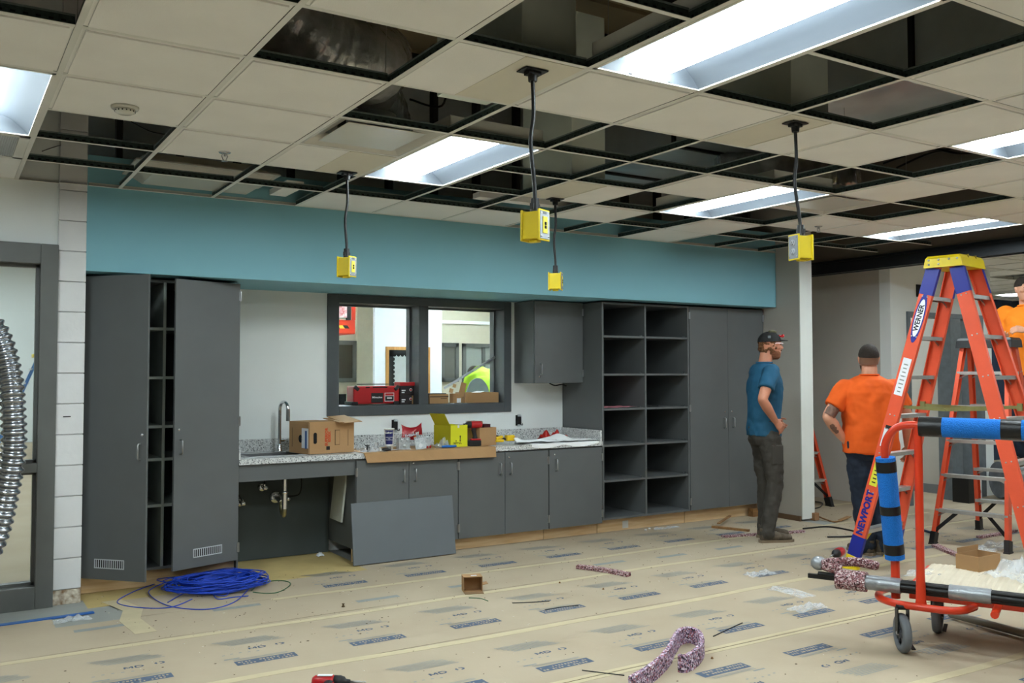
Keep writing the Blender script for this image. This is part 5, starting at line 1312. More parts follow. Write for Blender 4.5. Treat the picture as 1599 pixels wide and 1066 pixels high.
# third ladder partly hidden behind the wall end
L3=oz(1297,790,0)
u3=Vector((.99,-.1,0)).normalized(); v3=Vector((u3.y,-u3.x,0))
r3,_=twin_ladder('step_ladder',tuple(L3-u3*.62-Vector((0,0,0))),u3,-v3,.62,1.0,1.80,.32,.14,5,'orange red step ladder mostly hidden behind the end of the stub wall',rear_steps=False,tapes=False,foot='black')
# ------------------------------------------------------------------ panel cart
M_cr=mat('cart_red',(214,58,26),.35,var=.06,vscale=9,coat=.2)
M_foam=mat('foam_blue',(24,116,208),.9,var=.10,vscale=160,bump=.8,bscale=160)
M_gaff=mat('black_tape',(18,18,19),.35,bump=.3,bscale=40)
M_duct=mat('duct_tape_silver',(150,154,158),.35,.5,var=.12,vscale=16,bump=.6,bscale=22)
M_rub=mat('wheel_grey_rubber',(104,108,112),.7,var=.06,vscale=20,bump=.1)
c_=Vector((.42,-.907,0)).normalized(); a_=Vector((-c_.y,c_.x,0)); U=Vector((0,0,1))
P0=Vector((4.43,3.03,0))       # foot of the upright
r=empty('panel_cart',tuple(P0+c_*.6+a_*.35),0,'red steel panel cart with blue foam padded rails, cut by right photo edge','cart')
zl=.255
def W3(c1,a1,z): return P0+c_*c1+a_*a1+U*z
# bumper loop
mb=MB(); mb.tube(curve([W3(.02,.50,zl),W3(-.14,.44,zl),W3(-.24,.30,zl),W3(-.24,.12,zl),W3(-.17,.02,zl),W3(-.06,-.02,zl),W3(.12,-.02,zl),W3(.20,.03,zl),W3(.24,.14,zl)],6),.020,12); mb.build('bumper_loop',M_cr,r)
# upright and top rail
zt=1.205
mb=MB(); mb.tube([W3(0,0,zl-.01),W3(0,0,zl+.03),W3(0,0,.45),W3(0,0,zt-.05),W3(0,0,zt)],[.034,.026,.0215,.0215,.0215],14); mb.build('upright',M_cr,r)
tpath=[W3(-.145,.10,.44),W3(-.165,.06,.75),W3(-.175,.03,1.02),W3(-.165,.015,1.12),W3(-.115,.005,1.19),W3(-.04,0,1.212),W3(.08,0,1.205),W3(.5,0,1.20),W3(1.3,0,1.19)]
mb=MB(); mb.tube(curve(tpath,7),.0205,14); mb.build('handle_tube',M_cr,r)
mb=MB(); mb.tube([W3(-.145,.10,.26),W3(-.145,.10,.46)],.024,12); mb.build('handle_socket',M_cr,r)
# foam sleeves
def sleeve(p,q,rad,bands,nm='foam_sleeve'):
    p=Vector(p);q=Vector(q); mb=MB(); mb.cyl(p,q,rad,26); s=mb.build(nm,M_foam,r,bevel=.004)
    for t0,t1 in bands:
        mb=MB(); mb.cyl(p+(q-p)*t0,p+(q-p)*t1,rad+.0015,26); mb.build('black_tape_band',M_gaff,s)
def onpath(t): return None
sleeve(W3(.012,0,1.206),W3(1.25,0,1.192),.052,((-.004,.088),(.31,.385),(.66,.73)))
sleeve(W3(-.146,.098,.475),W3(-.174,.033,1.03),.052,((.86,.965),(.44,.525),(.05,.15)))
# deck
z0,z1=.255,.305
deckA=W3(.05,.42,0)
def slab(c0,c1,a0,a1,z0,z1,mt,nm,par=r,bev=0):
    mb=MB(); mb.obox(W3((c0+c1)/2,(a0+a1)/2,(z0+z1)/2),c_,a_,U,(c1-c0)/2,(a1-a0)/2,(z1-z0)/2); return mb.build(nm,mt,par,bevel=bev)
slab(-.05,1.75,.17,.215,.25,.335,M_cr,'side_beam',bev=.004); slab(-.05,1.75,.72,.76,.25,.325,M_cr,'side_beam',bev=.004)
slab(-.09,-.05,.17,.76,.25,.33,M_cr,'end_beam',bev=.004)
for k in range(5): MB().tube([W3(.35+k*.33,-.02,.262),W3(.35+k*.33,.18,.27)],.02,10).build('cross_tube',M_cr,r)
slab(-.05,1.75,.215,.72,.28,.30,wood('deck_plywood',(170,140,100),(196,168,126),0),'deck_board')
# corrugated cardboard on deck
nx=120; mb=MB(); vs=[];
for k in range(nx+1):
    c1=-.06+1.85*k/nx; zz=.340+(.0035 if k%2 else 0)
    for a1,dz in ((.165,0),(.3,.006),(.5,.004),(.74,0)): p_=W3(c1,a1,zz+dz+.004*math.sin(k*.13)); vs.append(p_)
fs=[]
for k in range(nx):
    for j in range(3): a=k*4+j; fs.append((a,a+1,a+5,a+4))
mb.add(vs,fs); o=mb.build('corrugated_sheet',mat('corrugated_pale',(206,194,172),.85,var=.05,bump=.4,bscale=50),r); s=o.modifiers.new('th','SOLIDIFY'); s.thickness=.004
# wheels
def wheel(c,axis,rad,w,fork):
    c=Vector(c); ax=Vector(axis).normalized()
    t=MB(); t.lathe([(rad*.62,-w/2),(rad*.90,-w/2),(rad*.98,-w*.30),(rad,-w*.1),(rad,w*.1),(rad*.98,w*.30),(rad*.90,w/2),(rad*.62,w/2),(rad*.60,w*.3),(rad*.60,-w*.3),(rad*.60,0)],c,ax,30,close=True); o=t.build('wheel',M_rub,r)
    mb=MB(); mb.lathe([(rad*.22,-w*.42),(rad*.26,-w*.42),(rad*.26,w*.42),(rad*.22,w*.42)],c,ax,16)
    b1=Vector((0,0,1)); b1=(b1-ax*b1.dot(ax)).normalized(); b2=ax.cross(b1)
    for k in range(5):
        t_=2*PI*k/5; dd=b1*math.cos(t_)+b2*math.sin(t_); mb.beam(c+dd*rad*.2,c+dd*rad*.63,.018,w*.5,ax)
    mb.lathe([(0,-w*.5),(rad*.22,-w*.5),(rad*.22,w*.5),(0,w*.5)],c,ax,14); mb.build('wheel_hub',mat('hub_dark',(64,66,70),.5),o)
    mb=MB(); mb.lathe([(0,-w*.75),(.010,-w*.75),(.010,w*.75),(0,w*.75)],c,ax,8)
    mb.build('axle_bolt',M_steel,o)
    if fork:
        mb=MB(); up=c+U*(rad+.03)
        for s_ in (-1,1): mb.obox((c+up)/2+ax*(s_*w*.68)+U*.01,ax,ax.cross(U),U,.0025,.022,(rad+.05)/2)
        mb.obox(up,ax,ax.cross(U),U,w*.72,.03,.004); mb.lathe([(0,0),(.035,0),(.035,.02),(0,.02)],up,U,16); mb.build('caster_fork',M_black,r)
        mb=MB(); mb.beam(c+ax*(w*.9)-U*.05+ax.cross(U)*-.03,c+ax*(w*.9)-U*.07+ax.cross(U)*.06,.02,.006); mb.build('brake_pedal',M_black,r)
R1=.103
w1=oz(1412,1022,0); 
wheel(w1+U*R1+Vector((.03,.03,0)),Vector((.80,-.60,0)),R1,.042,True)
w2=oz(1467,991,0); wheel(w2+U*.098+Vector((.03,.03,0)),Vector((.45,-.89,0)),.098,.045,True)
wheel(W3(1.5,.15,.103),a_,R1,.042,True); wheel(W3(1.5,.62,.103),a_,R1,.042,True)
# bundle of black pipes with tape bands
B0=oz(1285,912,.33); d0_=None
Bs=Vector((4.27,3.54,.335)); Be=W3(1.9,.06,.335); Bd=(Be-Bs).normalized()
r=empty('pipe_bundle',tuple(Bs),0,'bundle of black pipes bound with silver tape lying along the cart','pipe bundle')
sd=Bd.cross(U).normalized()
offs=[(0,0)]+[(math.cos(2*PI*k/6)*.026,math.sin(2*PI*k/6)*.022) for k in range(6)]
Lb=(Be-Bs).length
st=.25
for k,(o1,o2) in enumerate(offs):
    s0=st if k!=2 else -.02
    mb=MB(); mb.cyl(Bs+Bd*s0+sd*o1+U*o2,Be+sd*o1+U*o2,.0135,12); mb.build('pipe',M_black,r)
mb=MB(); mb.obox(Bs+Bd*.06+U*.0,Bd,sd,U,.14,.012,.012)
mb.build('square_bar',M_black,r)
def band(t0,t1,rad,mt,nm,seed=0):
    n=10; R=[]
    for k in range(n+1):
        t=t0+(t1-t0)*k/n; c=Bs+Bd*t
        R.append([c+sd*(math.cos(2*PI*j/18)*rad*(1+.06*noise.noise(Vector((t*30,j,seed)))))+U*(math.sin(2*PI*j/18)*rad*.88*(1+.06*noise.noise(Vector((t*30,j,seed+2))))) for j in range(18)])
    mb=MB(); mb.rings(R); return mb.build(nm,mt,r)
band(.24,.42,.046,M_duct,'silver_tape_band',1); band(.66,.86,.044,M_duct,'silver_tape_band',2); band(1.08,1.20,.044,M_duct,'silver_tape_band',3)
M_reb=speckle('rebond_foam',[(206,182,204),(90,72,92),(166,140,166),(228,214,228),(60,44,56),(150,120,150),(176,110,120)],130,.95,.6)
M_reb2=speckle('rebond_foam_pink',[(206,170,176),(110,70,74),(176,130,136),(230,214,214),(70,44,46),(160,110,114),(140,90,90)],150,.9,.6)
band(.08,.24,.062,M_reb2,'foam_wrap',5)
mb=MB(); mb.tube(curve([Bs+Bd*.10+U*.05,Bs+Bd*.02+U*.085+sd*.05,Bs+Bd*.16+U*.09+sd*-.07,Bs+Bd*.28+U*.07-sd*.12],6),[.03]*18+[.02],10,flat=.6); mb.build('foam_tail',M_reb2,r)
mb=MB(); mb.ball(Bs+Bd*-.02+U*.075-sd*.0,.045,.045,.04); mb.build('tape_wad',M_duct,r)

# loose grey pipe on floor under the cart
p_=oz(1484,958,.03);q_=oz(1640,1000,.03); mb=MB(); mb.cyl(p_,q_,.022,14); mb.build('floor_pipe',mat('grey_pipe',(132,126,114),.6),label='long grey brown pipe lying on floor beneath the cart',cat='pipe')
# ------------------------------------------------------------------ debris on the floor
random.seed(11)
# coil of blue cable
M_cbl=mat('cable_blue',(26,66,184),.45,var=.08,vscale=30)
c0=oz(338,918,0); g=random.Random(8)
r=empty('cable_coil',tuple(c0),0,'tangled coil of blue cable on floor in front of left tall cabinet','cable')
def loopc(cx,cy,rx,ry,rot,ph,z0,turns,wob,seed,drift=(0,0)):
    n=int(26*turns); P=[]
    for k in range(n+1):
        t=2*PI*k/26+ph; f=k/n
        a=rx*(1+wob*noise.noise(Vector((t*.6,seed,0))))*math.cos(t); b=ry*(1+wob*noise.noise(Vector((t*.6,seed,5))))*math.sin(t)
        P.append((cx+a*math.cos(rot)-b*math.sin(rot)+drift[0]*f,cy+a*math.sin(rot)+b*math.cos(rot)+drift[1]*f,z0+.012*(1+noise.noise(Vector((t,seed,9))))))
    return P
for s_ in range(24):
    P=loopc(c0.x+g.uniform(-.05,.05),c0.y+g.uniform(-.04,.04),(.30 if s_%3 else .17)+g.uniform(-.09,.06),(.23 if s_%3 else .12)+g.uniform(-.08,.05),g.uniform(-.5,.5),g.uniform(0,6),.004+.0028*s_,2.1,.34,s_)
    mb=MB(); mb.tube(P,.0034,6); mb.build('cable_loop',M_cbl,r)
for pts in ([oz(270,905,.01),oz(240,912,.01),oz(205,925,.004),oz(183,940,.004),oz(215,948,.004),oz(265,948,.004),oz(300,935,.01)],
            [oz(250,912,.02),oz(232,925,.01),oz(262,945,.004),oz(320,951,.004),oz(365,940,.004),oz(392,915,.02)],
            [oz(262,940,.006),oz(300,922,.01),oz(350,930,.02),oz(360,915,.03)],
            [oz(385,900,.03),oz(412,893,.012),oz(418,903,.006),oz(390,912,.01),oz(360,918,.03)],
            [oz(332,925,.02),oz(340,935,.006),oz(365,932,.004),oz(388,930,.004)]):
    mb=MB(); mb.tube(curve(pts,8),.0034,6); mb.build('cable_tail',M_cbl,r)
mb=MB(); mb.tube(curve([oz(393,922,.004),oz(405,912,.004),oz(430,906,.004),oz(450,908,.004),oz(452,914,.004),oz(435,924,.004),oz(415,926,.004),oz(395,924,.004)],8),.003,6); mb.build('green_wire',mat('wire_green',(30,96,58),.5),label='loose loop of thin green wire right of the blue cable coil',cat='wire')
# small open carton lying on its side
p=oz(737,922,0); rz=math.radians(-20)
r=empty('small_carton',tuple(p),rz,'small brown carton lying on its side on the paper covered floor, open end facing left','box')
T=WM[r.name]; w,d,h=.13,.10,.105; t=.003
for nm,b in (('left_side',(-w/2,-d/2,0,-w/2+.0,d/2,h)),):
    pass
for nm,b in (('lower_side',(-w/2,-d/2,0,w/2,d/2,t)),('upper_side',(-w/2,-d/2,h-t,w/2,d/2,h)),('right_side',(w/2-t,-d/2,t,w/2,d/2,h-t)),('left_side',(-w/2,-d/2,t,-w/2+t,d/2,h-t)),('rear_side',(-w/2+t,d/2-t,t,w/2-t,d/2,h-t))):
    mb=MB(T); mb.box(*b); mb.build(nm,M_card,r)
mb=MB(T); mb.obox((0,-d/2-.03,.004),(1,0,0),(0,1,0),(0,0,1),w/2,.03,.0015); mb.build('lower_flap',M_carddk,r)
mb=MB(T); mb.obox((w/2+.02,-.01,.05),(1,0,.2),(0,1,0),(-.2,0,1),.02,.035,.0015); mb.build('side_flap',M_card,r)
mb=MB(T); mb.box(-.01,-.02,h,.03,.0,h+.001); mb.build('paper_label',M_wpap,r)
# rebond foam strips
def strip(name,pts,w_,th,lab,mt,up=(0,0,1),cat='foam strip',n=6):
    P=curve(pts,n); mb=MB(); R=[]
    for i,p in enumerate(P):
        t=(P[min(i+1,len(P)-1)]-P[max(i-1,0)]).normalized(); u=Vector(up); s=t.cross(u).normalized(); u=s.cross(t)
        j=lambda k:1+.10*noise.noise(p*40+Vector((k,0,0)))
        R.append([p+s*(w_/2*a*j(q))+u*(th/2*b*j(q+9)) for q,(a,b) in enumerate([(-1,-1),(-.3,-1),(.3,-1),(1,-1),(1,.0),(1,1),(.3,1),(-.3,1),(-1,1),(-1,0)])])
    mb.rings(R,0,False); return mb.build(name,mt,label=lab,cat=cat)
strip('foam_strip',[oz(902,884,.015),oz(940,889,.015),oz(982,897,.015)],.05,.026,'pink speckled foam strip lying on the floor in picture centre right of small carton',M_reb2)
strip('foam_strip',[oz(1128,837,.010),oz(1165,835,.010),oz(1200,833,.010),oz(1255,829,.010)],.05,.018,'reddish foam strip on floor under the blue shirted man shoes',M_reb2)
strip('foam_strip',[oz(1460,851,.012),oz(1485,862,.012),oz(1512,872,.012)],.06,.022,'pink foam strip on floor behind the cart and brown carton',M_reb2)
strip('foam_strip',[oz(1528,838,.012),oz(1550,835,.012),oz(1585,828,.012)],.05,.02,'foam strip lying beyond the second ladder near clear film',M_reb2)
# big folded foam strip at the bottom edge: band standing on edge, looping back
def ribbon(pts,h,th,name,lab,mt):
    P=curve(pts,8); mb=MB(); R=[]
    for i,p in enumerate(P):
        t=(P[min(i+1,len(P)-1)]-P[max(i-1,0)]); t.z=0; t.normalize(); s=Vector((-t.y,t.x,0))
        hh=h; jj=lambda k:.004*noise.noise(p*50+Vector((k,k,0)))
        prof=[]
        for q in range(7): prof.append((-th/2+jj(q),hh*q/6))
        for q in range(7): prof.append((th/2+jj(q+20),hh*(6-q)/6))
        lean=getattr(p,'lean',0)
        R.append([p+s*a+Vector((0,0,b)) for a,b in prof])
    mb.rings(R,0,False); return mb.build(name,mt,label=lab,cat='foam strip')
rb=[oz(985,1085,.0),oz(1020,1062,.0),oz(1042,1040,.0),oz(1052,1020,.0),oz(1062,1006,.0),oz(1078,1003,.0),oz(1092,1010,.0),oz(1096,1025,.0),oz(1086,1040,.0),oz(1070,1049,.0),oz(1060,1048,.0)]
ribbon(rb,.085,.024,'foam_strip','long purple grey rebond foam strip curled into a loop at bottom photo edge',M_reb)
# red driver at bottom edge, lying
p=oz(512,1064,.035)-Vector((.53,.848,0))*.195
driver('impact_driver',(p.x,p.y,.0),math.radians(-32),'red cordless driver with hex bit lying on floor at bottom photo edge',rot=Matrix.Translation((0,0,.034))@Matrix.Rotation(math.radians(-90),4,'X'))
# drill standing by the ladder foot
p=oz(1310,905,.0); driver('cordless_wrench',(p.x,p.y,0),math.radians(200),'dark red cordless tool standing on floor beside ladder foot',scale=1.0)
# cords and wires on the floor
def wire(pts,rad,mt,lab,name='loose_cable',n=8): mb=MB(); mb.tube(curve(pts,n),rad,8); return mb.build(name,mt,label=lab,cat='cable')
wire([oz(1254,825,.008),oz(1290,822,.008),oz(1320,826,.008),oz(1345,833,.008),oz(1330,837,.008),oz(1292,838,.008)],.008,M_black,'black cable curving on the floor left of tall ladder foot')
wire([oz(1273,783,.006),oz(1284,785,.006),oz(1281,791,.006),oz(1270,794,.006)],.006,M_black,'short black cable end beside the hidden ladder by wall end')
wire([oz(1114,993,.004),oz(1135,983,.004),oz(1159,972,.004)],.003,M_black,'straight dark wire offcut on floor right of the foam loop')
wire([oz(800,941,.003),oz(830,940,.003),oz(858,938,.003)],.003,M_black,'dark wire offcut on floor in the picture centre, left one')
wire([oz(851,952,.003),oz(880,947,.003),oz(903,945,.003)],.003,M_black,'dark wire offcut on floor near centre, right one over printed band')
wire([oz(732,933,.003),oz(750,934,.003),oz(762,938,.003)],.0025,MT['wire_green'],'short green wire offcut just right of small carton')
wire([oz(909,1046,.003),oz(940,1050,.003),oz(975,1054,.003)],.003,M_black,'dark thin wire offcut near the bottom edge left of foam loop')
# film wraps on the floor
crumple('plastic_film',oz(1185,897,0),.13,.06,.05,31,label='crumpled clear film on the floor, middle of right half',cat='plastic film')
crumple('plastic_film',oz(1235,925,0),.08,.16,.035,33,label='twisted clear film strip on floor below the other film',cat='plastic film')
crumple('plastic_film',oz(1260,950,0),.14,.06,.045,35,label='crumpled clear film lying on a blue printed band left of the cart',cat='plastic film')
crumple('plastic_film',oz(1550,855,0),.25,.12,.06,37,label='clear film on floor beyond the cart between both ladders',cat='plastic film')
crumple('plastic_film',oz(112,968,0),.10,.05,.03,39,label='small crumpled clear film by the blue tape at lower left',cat='plastic film')
crumple('plastic_film',oz(1040,825,0),.16,.03,.03,41,label='flat clear film strip at toe kick before the right tall cabinet',cat='plastic film')
crumple('plastic_film',tuple(W3(.42,.62,.35)),.20,.12,.13,43,label='crumpled clear plastic wrap on cart deck beside the brown carton',cat='plastic film')
crumple('plastic_film',tuple(W3(-.02,.45,.33)),.14,.10,.05,44,label='crumpled clear plastic wrap at the cart deck left end',cat='plastic film')
# small brown carton on the cart / floor
p=W3(.20,.70,.348)
r=openbox('open_carton',p.x-.10,p.x+.12,p.y-.06,p.y+.08,.352,.085,'low brown open carton standing on the far edge of the cart deck')
MB().box(p.x-.08,p.y+.081,.352+.03,p.x+.13,p.y+.084,.352+.115).build('rear_flap',M_card,r)
# scraps by the toe kick and wall end
M_stick=wood('stick_brown',(120,84,48),(160,118,72),0)
def stick(a,b,w_,h,lab): mb=MB(); mb.beam(a,b,w_,h); return mb.build('wood_stick',M_stick,label=lab,cat='wood scrap',bevel=.002)
stick(oz(1112,822,.012),oz(1170,828,.012),.03,.022,'brown wooden stick on the floor left of the blue shirted man feet')
stick(oz(1122,817,.04),oz(1140,805,.05),.03,.012,'short brown offcut leaning on the stick by the toe kick')
p=oz(1271,812,0); MB().box(p.x-.02,p.y-.03,0,p.x+.045,p.y+.03,.075).build('wood_block',mat('block_brown',(150,110,76),.8),label='small brown wooden block at the foot of the stub wall end',cat='wood scrap',bevel=.003)
mb=MB(); mb.tube(curve([oz(1278,806,.02),oz(1300,814,.01),oz(1315,812,.012)],5),.008,6,flat=.5); mb.beam(oz(1312,812,.012),oz(1326,806,.03),.05,.006); mb.build('metal_strap',M_stick,label='bent brown metal strap on floor beside the wooden block',cat='scrap')
p=oz(1205,806,0); MB().box(7.18,6.83,0.0,7.355,6.90,.085).build('wood_block',M_stick,label='dark brown wood block at right end of toe kick beneath tall cabinet',cat='wood scrap')
p=oz(1010,827,0)
for u,v,rr in ((1008,828,.012),(1014,826,.01)): MB().lathe([(0,0),(rr,.002),(rr,.012),(0,.014)],oz(u,v,0),n=10).build('screw_cap',M_wpap,label='small white cap on floor before the open shelf unit',cat='debris',group='white caps before the shelves')
MB().lathe([(0,0),(.012,0),(.008,.008),(.004,.012),(.010,.02),(0,.022)],oz(536,947,0),n=12).build('metal_fitting',mat('dark_brass',(90,74,48),.4,.7),label='small brass coloured fitting alone on the paper floor, lower left of centre',cat='fitting')
crumple('paper_scrap',oz(500,868,0),.028,.03,.05,51,M_wpap,nx=8,ny=8,label='crumpled white paper scrap on yellow subfloor under the sink bay',cat='paper')
for u,v in ((874,910),(942,920),(1112,1028)): MB().lathe([(0,0),(.008,0),(.004,.01),(0,.011)],oz(u,v,0),n=8).build('dark_crumb',M_stick,label='small dark crumb of debris lying on paper covered floor',cat='debris',group='dark crumbs on floor')
MB().tube([oz(1438,792,.01),oz(1456,795,.012)],[.006,.012],8).build('utility_knife',mat('knife_blue',(24,40,70),.5),label='dark blue handled knife on floor behind the cart upright',cat='hand tool') if False else None
r=empty('scraper',tuple(oz(1450,830,0)),0,'dark blue handled hand tool lying on floor behind the blue padded post','hand tool')
MB().cyl(oz(1440,827,.012),oz(1457,832,.012),.012,10).build('handle',mat('knife_blue',(24,40,70),.5),r); MB().cyl(oz(1426,824,.010),oz(1440,827,.012),.005,8).build('blade',M_steel,r)
# black and white speaker-like carton by the far door frame, plastic wrapped roll
p=oz(1521,785,0); r=empty('paint_carton',tuple(p),0,'small black and white carton on the floor by the far door frame','box')
MB().box(p.x-.10,p.y,0,p.x+.02,p.y+.2,.30).build('black_side',M_black,r); MB().box(p.x+.021,p.y-.01,0,p.x+.14,p.y+.2,.30).build('white_side',M_wpap,r); MB().lathe([(.03,0),(.045,0),(.045,.002),(.03,.002)],(p.x+.08,p.y-.011,.12),(0,-1,0),18,sm=False).build('printed_ring',M_print,r)
p=oz(1560,778,.0); q=oz(1640,792,.0); 
r=empty('wrapped_roll',tuple(p),0,'large roll wrapped in clear grey plastic with white round end label, far right','roll')
q2=Vector((p.x+.05,p.y-1.0,0)); 
MB().cyl(Vector((p.x,p.y,.22)),Vector((p.x+.75,p.y-.42,.22)),.215,28).build('roll_body',mat('grey_plastic_wrap',(128,132,138),.25,var=.25,vscale=8,bump=.7,bscale=8),r)
d_=Vector((.75,-.42,0)).normalized(); MB().lathe([(0,0),(.12,0),(.12,.004),(0,.004)],Vector((p.x+.752,p.y-.421,.24)),d_,24).build('end_label',M_wpap,r)
# ------------------------------------------------------------------ people
def remesh(o,vox,smooth=3,disp=0,dscale=.12):
    m_=o.modifiers.new('r','REMESH'); m_.mode='VOXEL'; m_.voxel_size=vox; m_.use_smooth_shade=True
    s_=o.modifiers.new('s','SMOOTH'); s_.factor=.5; s_.iterations=smooth
    if disp:
        tx=D_.textures.get('folds%.2f'%dscale) or D_.textures.new('folds%.2f'%dscale,'CLOUDS'); tx.noise_scale=dscale; tx.noise_depth=1
        d=o.modifiers.new('d','DISPLACE'); d.texture=tx; d.strength=disp; d.mid_level=.5; d.texture_coords='LOCAL'
    bpy.context.view_layer.update()
    me=D_.meshes.new_from_object(o.evaluated_get(bpy.context.evaluated_depsgraph_get()))
    mats=[a for a in o.data.materials]; old=o.data; o.modifiers.clear(); o.data=me
    if not me.materials:
        for a in mats: me.materials.append(a)
    for pl in me.polygons: pl.use_smooth=True; pl.material_index=0
    me.name=o.name; return o
def sections(mb,S,n=22,p=2.3):
    """S: list of (centre, tangent, rx, ry[, back bulge]) rings; X lateral"""
    R=[]
    for c,t,rx,ry in S:
        c=Vector(c); t=Vector(t).normalized(); X=Vector((1,0,0)); X=(X-t*X.dot(t)).normalized(); Y=t.cross(X)
        r_=[]
        for k in range(n):
            a=2*PI*k/n; ca,sa=math.cos(a),math.sin(a)
            r_.append(c+X*(rx*math.copysign(abs(ca)**(2/p),ca))+Y*(ry*math.copysign(abs(sa)**(2/p),sa)))
        R.append(r_)
    mb.rings(R,0,True)
def lerp(a,b,t): return Vector(a)*(1-t)+Vector(b)*t
def limb(mb,pts,rad,n=14):
    P=curve(pts,5); m_=len(P); k=len(rad)-1; rr=[]
    for i in range(m_):
        x=i/(m_-1)*k; j=min(int(x),k-1); rr.append(rad[j]*(1-(x-j))+rad[j+1]*(x-j))
    mb.tube(P,rr,n); mb.ball(P[0],rr[0]*.96); mb.ball(P[-1],rr[-1]*.96)
def hand(mb,w,dr,nrm,side,curl=.5,spread=.12):
    """palm from wrist w along dr, nrm = palm facing direction, side=+1 thumb towards dr x nrm"""
    dr=Vector(dr).normalized(); nrm=Vector(nrm); nrm=(nrm-dr*nrm.dot(dr)).normalized(); s=dr.cross(nrm)*side; w=Vector(w)
    R=[]
    for t,hw,ht in ((-.01,.024,.020),(.02,.032,.018),(.055,.042,.016),(.088,.041,.0135)):
        c=w+dr*t; R.append([c+s*(hw*math.cos(2*PI*k/12))+nrm*(ht*math.sin(2*PI*k/12)) for k in range(12)])
    mb.rings(R)
    for f,(o,L) in enumerate(((.030,.072),(.010,.080),(-.010,.075),(-.030,.058))):
        p=w+dr*.078+s*o; d=(dr+s*(spread*o/.03)).normalized(); pts=[p]; a=0
        for seg in (.42,.32,.26):
            a+=curl*.9; dd=(d*math.cos(a)+nrm*math.sin(a)); pts.append(pts[-1]+dd*(L*seg))
        mb.tube(pts,[.0098,.0092,.0084,.0070],8); mb.ball(pts[-1],.0072,n=8,k=5); mb.ball(pts[0],.0098,n=8,k=5); mb.ball(pts[1],.0093,n=8,k=5)
    p=w+dr*.022+s*.030; d=(dr*.62+s*.75+nrm*.28).normalized(); q=p+d*.042; d2=(dr*.85+s*.35+nrm*.4).normalized(); e=q+d2*.03
    mb.tube([p-d*.012,p,q,e],[.014,.0135,.0105,.0085],8); mb.ball(e,.0088,n=8,k=5)
def head(mb,c,yaw,pit,sc=1.):
    """head centre c; returns frame"""
    R_=(Matrix.Rotation(yaw,4,'Z')@Matrix.Rotation(pit,4,'X')); T0=mb.M; mb.M=T0@Matrix.Translation(c)@R_@Matrix.Scale(sc,4)
    mb.ball((0,-.012,.022),.076,.094,.090,18,12)
    sections(mb,[((0,.012,-.118),(0,0,1),.026,.030),((0,.018,-.105),(0,0,1),.044,.052),((0,.012,-.07),(0,0,1),.058,.070),((0,.006,-.03),(0,0,1),.068,.080),((0,.0,.02),(0,0,1),.072,.088)],18,2.1)
    mb.ball((0,.066,-.100),.024,.020,.018); mb.ball((0,.076,.030),.050,.018,.016)           # chin, brow
    mb.tube([(0,.084,.020),(0,.098,-.005),(0,.108,-.026),(0,.092,-.034)],[.007,.010,.014,.010],10); mb.ball((.011,.094,-.030),.009);mb.ball((-.011,.094,-.030),.009)
    mb.ball((0,.082,-.058),.024,.012,.006); mb.ball((0,.080,-.068),.021,.012,.007)             # lips
    for s_ in (-1,1): mb.ball((s_*.046,.060,-.020),.022,.022,.018); mb.ball((s_*.074,-.004,-.008),.008,.017,.030); mb.ball((s_*.079,-.010,.006),.008,.013,.018)
    M_=mb.M; mb.M=T0; return M_
M_sk=mat('skin_tanned',(206,150,122),.5,var=.05,vscale=14,bump=.08,bscale=60)
M_sk2=mat('skin_ruddy',(196,132,104),.5,var=.06,vscale=14,bump=.08,bscale=60)
M_eye=mat('eye_dark',(30,24,20),.2); M_boot=mat('boot_brown',(104,92,78),.85,dark=(76,66,54),vscale=26,bump=.3,bscale=60); M_sole=mat('boot_sole',(128,112,92),.9,bump=.2)
def shoe(root,T,c,yaw,L=.30):
    mb=MB(T@Matrix.Translation(c)@Matrix.Rotation(yaw,4,'Z'))
    sections(mb,[((0,-.085,.05),(0,1,0),.030,.040),((0,-.06,.06),(0,1,0),.040,.055),((0,-.01,.06),(0,1,0),.041,.055),((0,.05,.052),(0,1,0),.044,.044),((0,.11,.044),(0,1,0),.050,.034),((0,.165,.040),(0,1,0),.046,.028),((0,.205,.036),(0,1,0),.030,.020)],16,2.4)
    mb.tube([(0,-.035,.05),(0,-.04,.13)],[.047,.050],14)
    o=mb.build('boot',M_boot,root); remesh(o,.008,2)
    mb=MB(T@Matrix.Translation(c)@Matrix.Rotation(yaw,4,'Z'))
    pts=[(-.036,-.09),(-.040,-.03),(-.040,.04),(-.052,.12),(-.044,.19),(-.015,.225),(.02,.225),(.046,.19),(.052,.12),(.042,.04),(.040,-.03),(.036,-.09),(0,-.105)]
    mb.prism(pts,.0,.022); mb.build('sole',M_sole,o,bevel=.004)
    mb=MB(T@Matrix.Translation(c)@Matrix.Rotation(yaw,4,'Z'))
    for k in range(5): y=.015+k*.022; z=.112-k*.011; mb.tube([(-.022,y,z-.006),(0,y+.004,z+.001),(.022,y,z-.006)],.003,5)
    mb.build('laces',mat('laces',(196,190,176),.8),o)
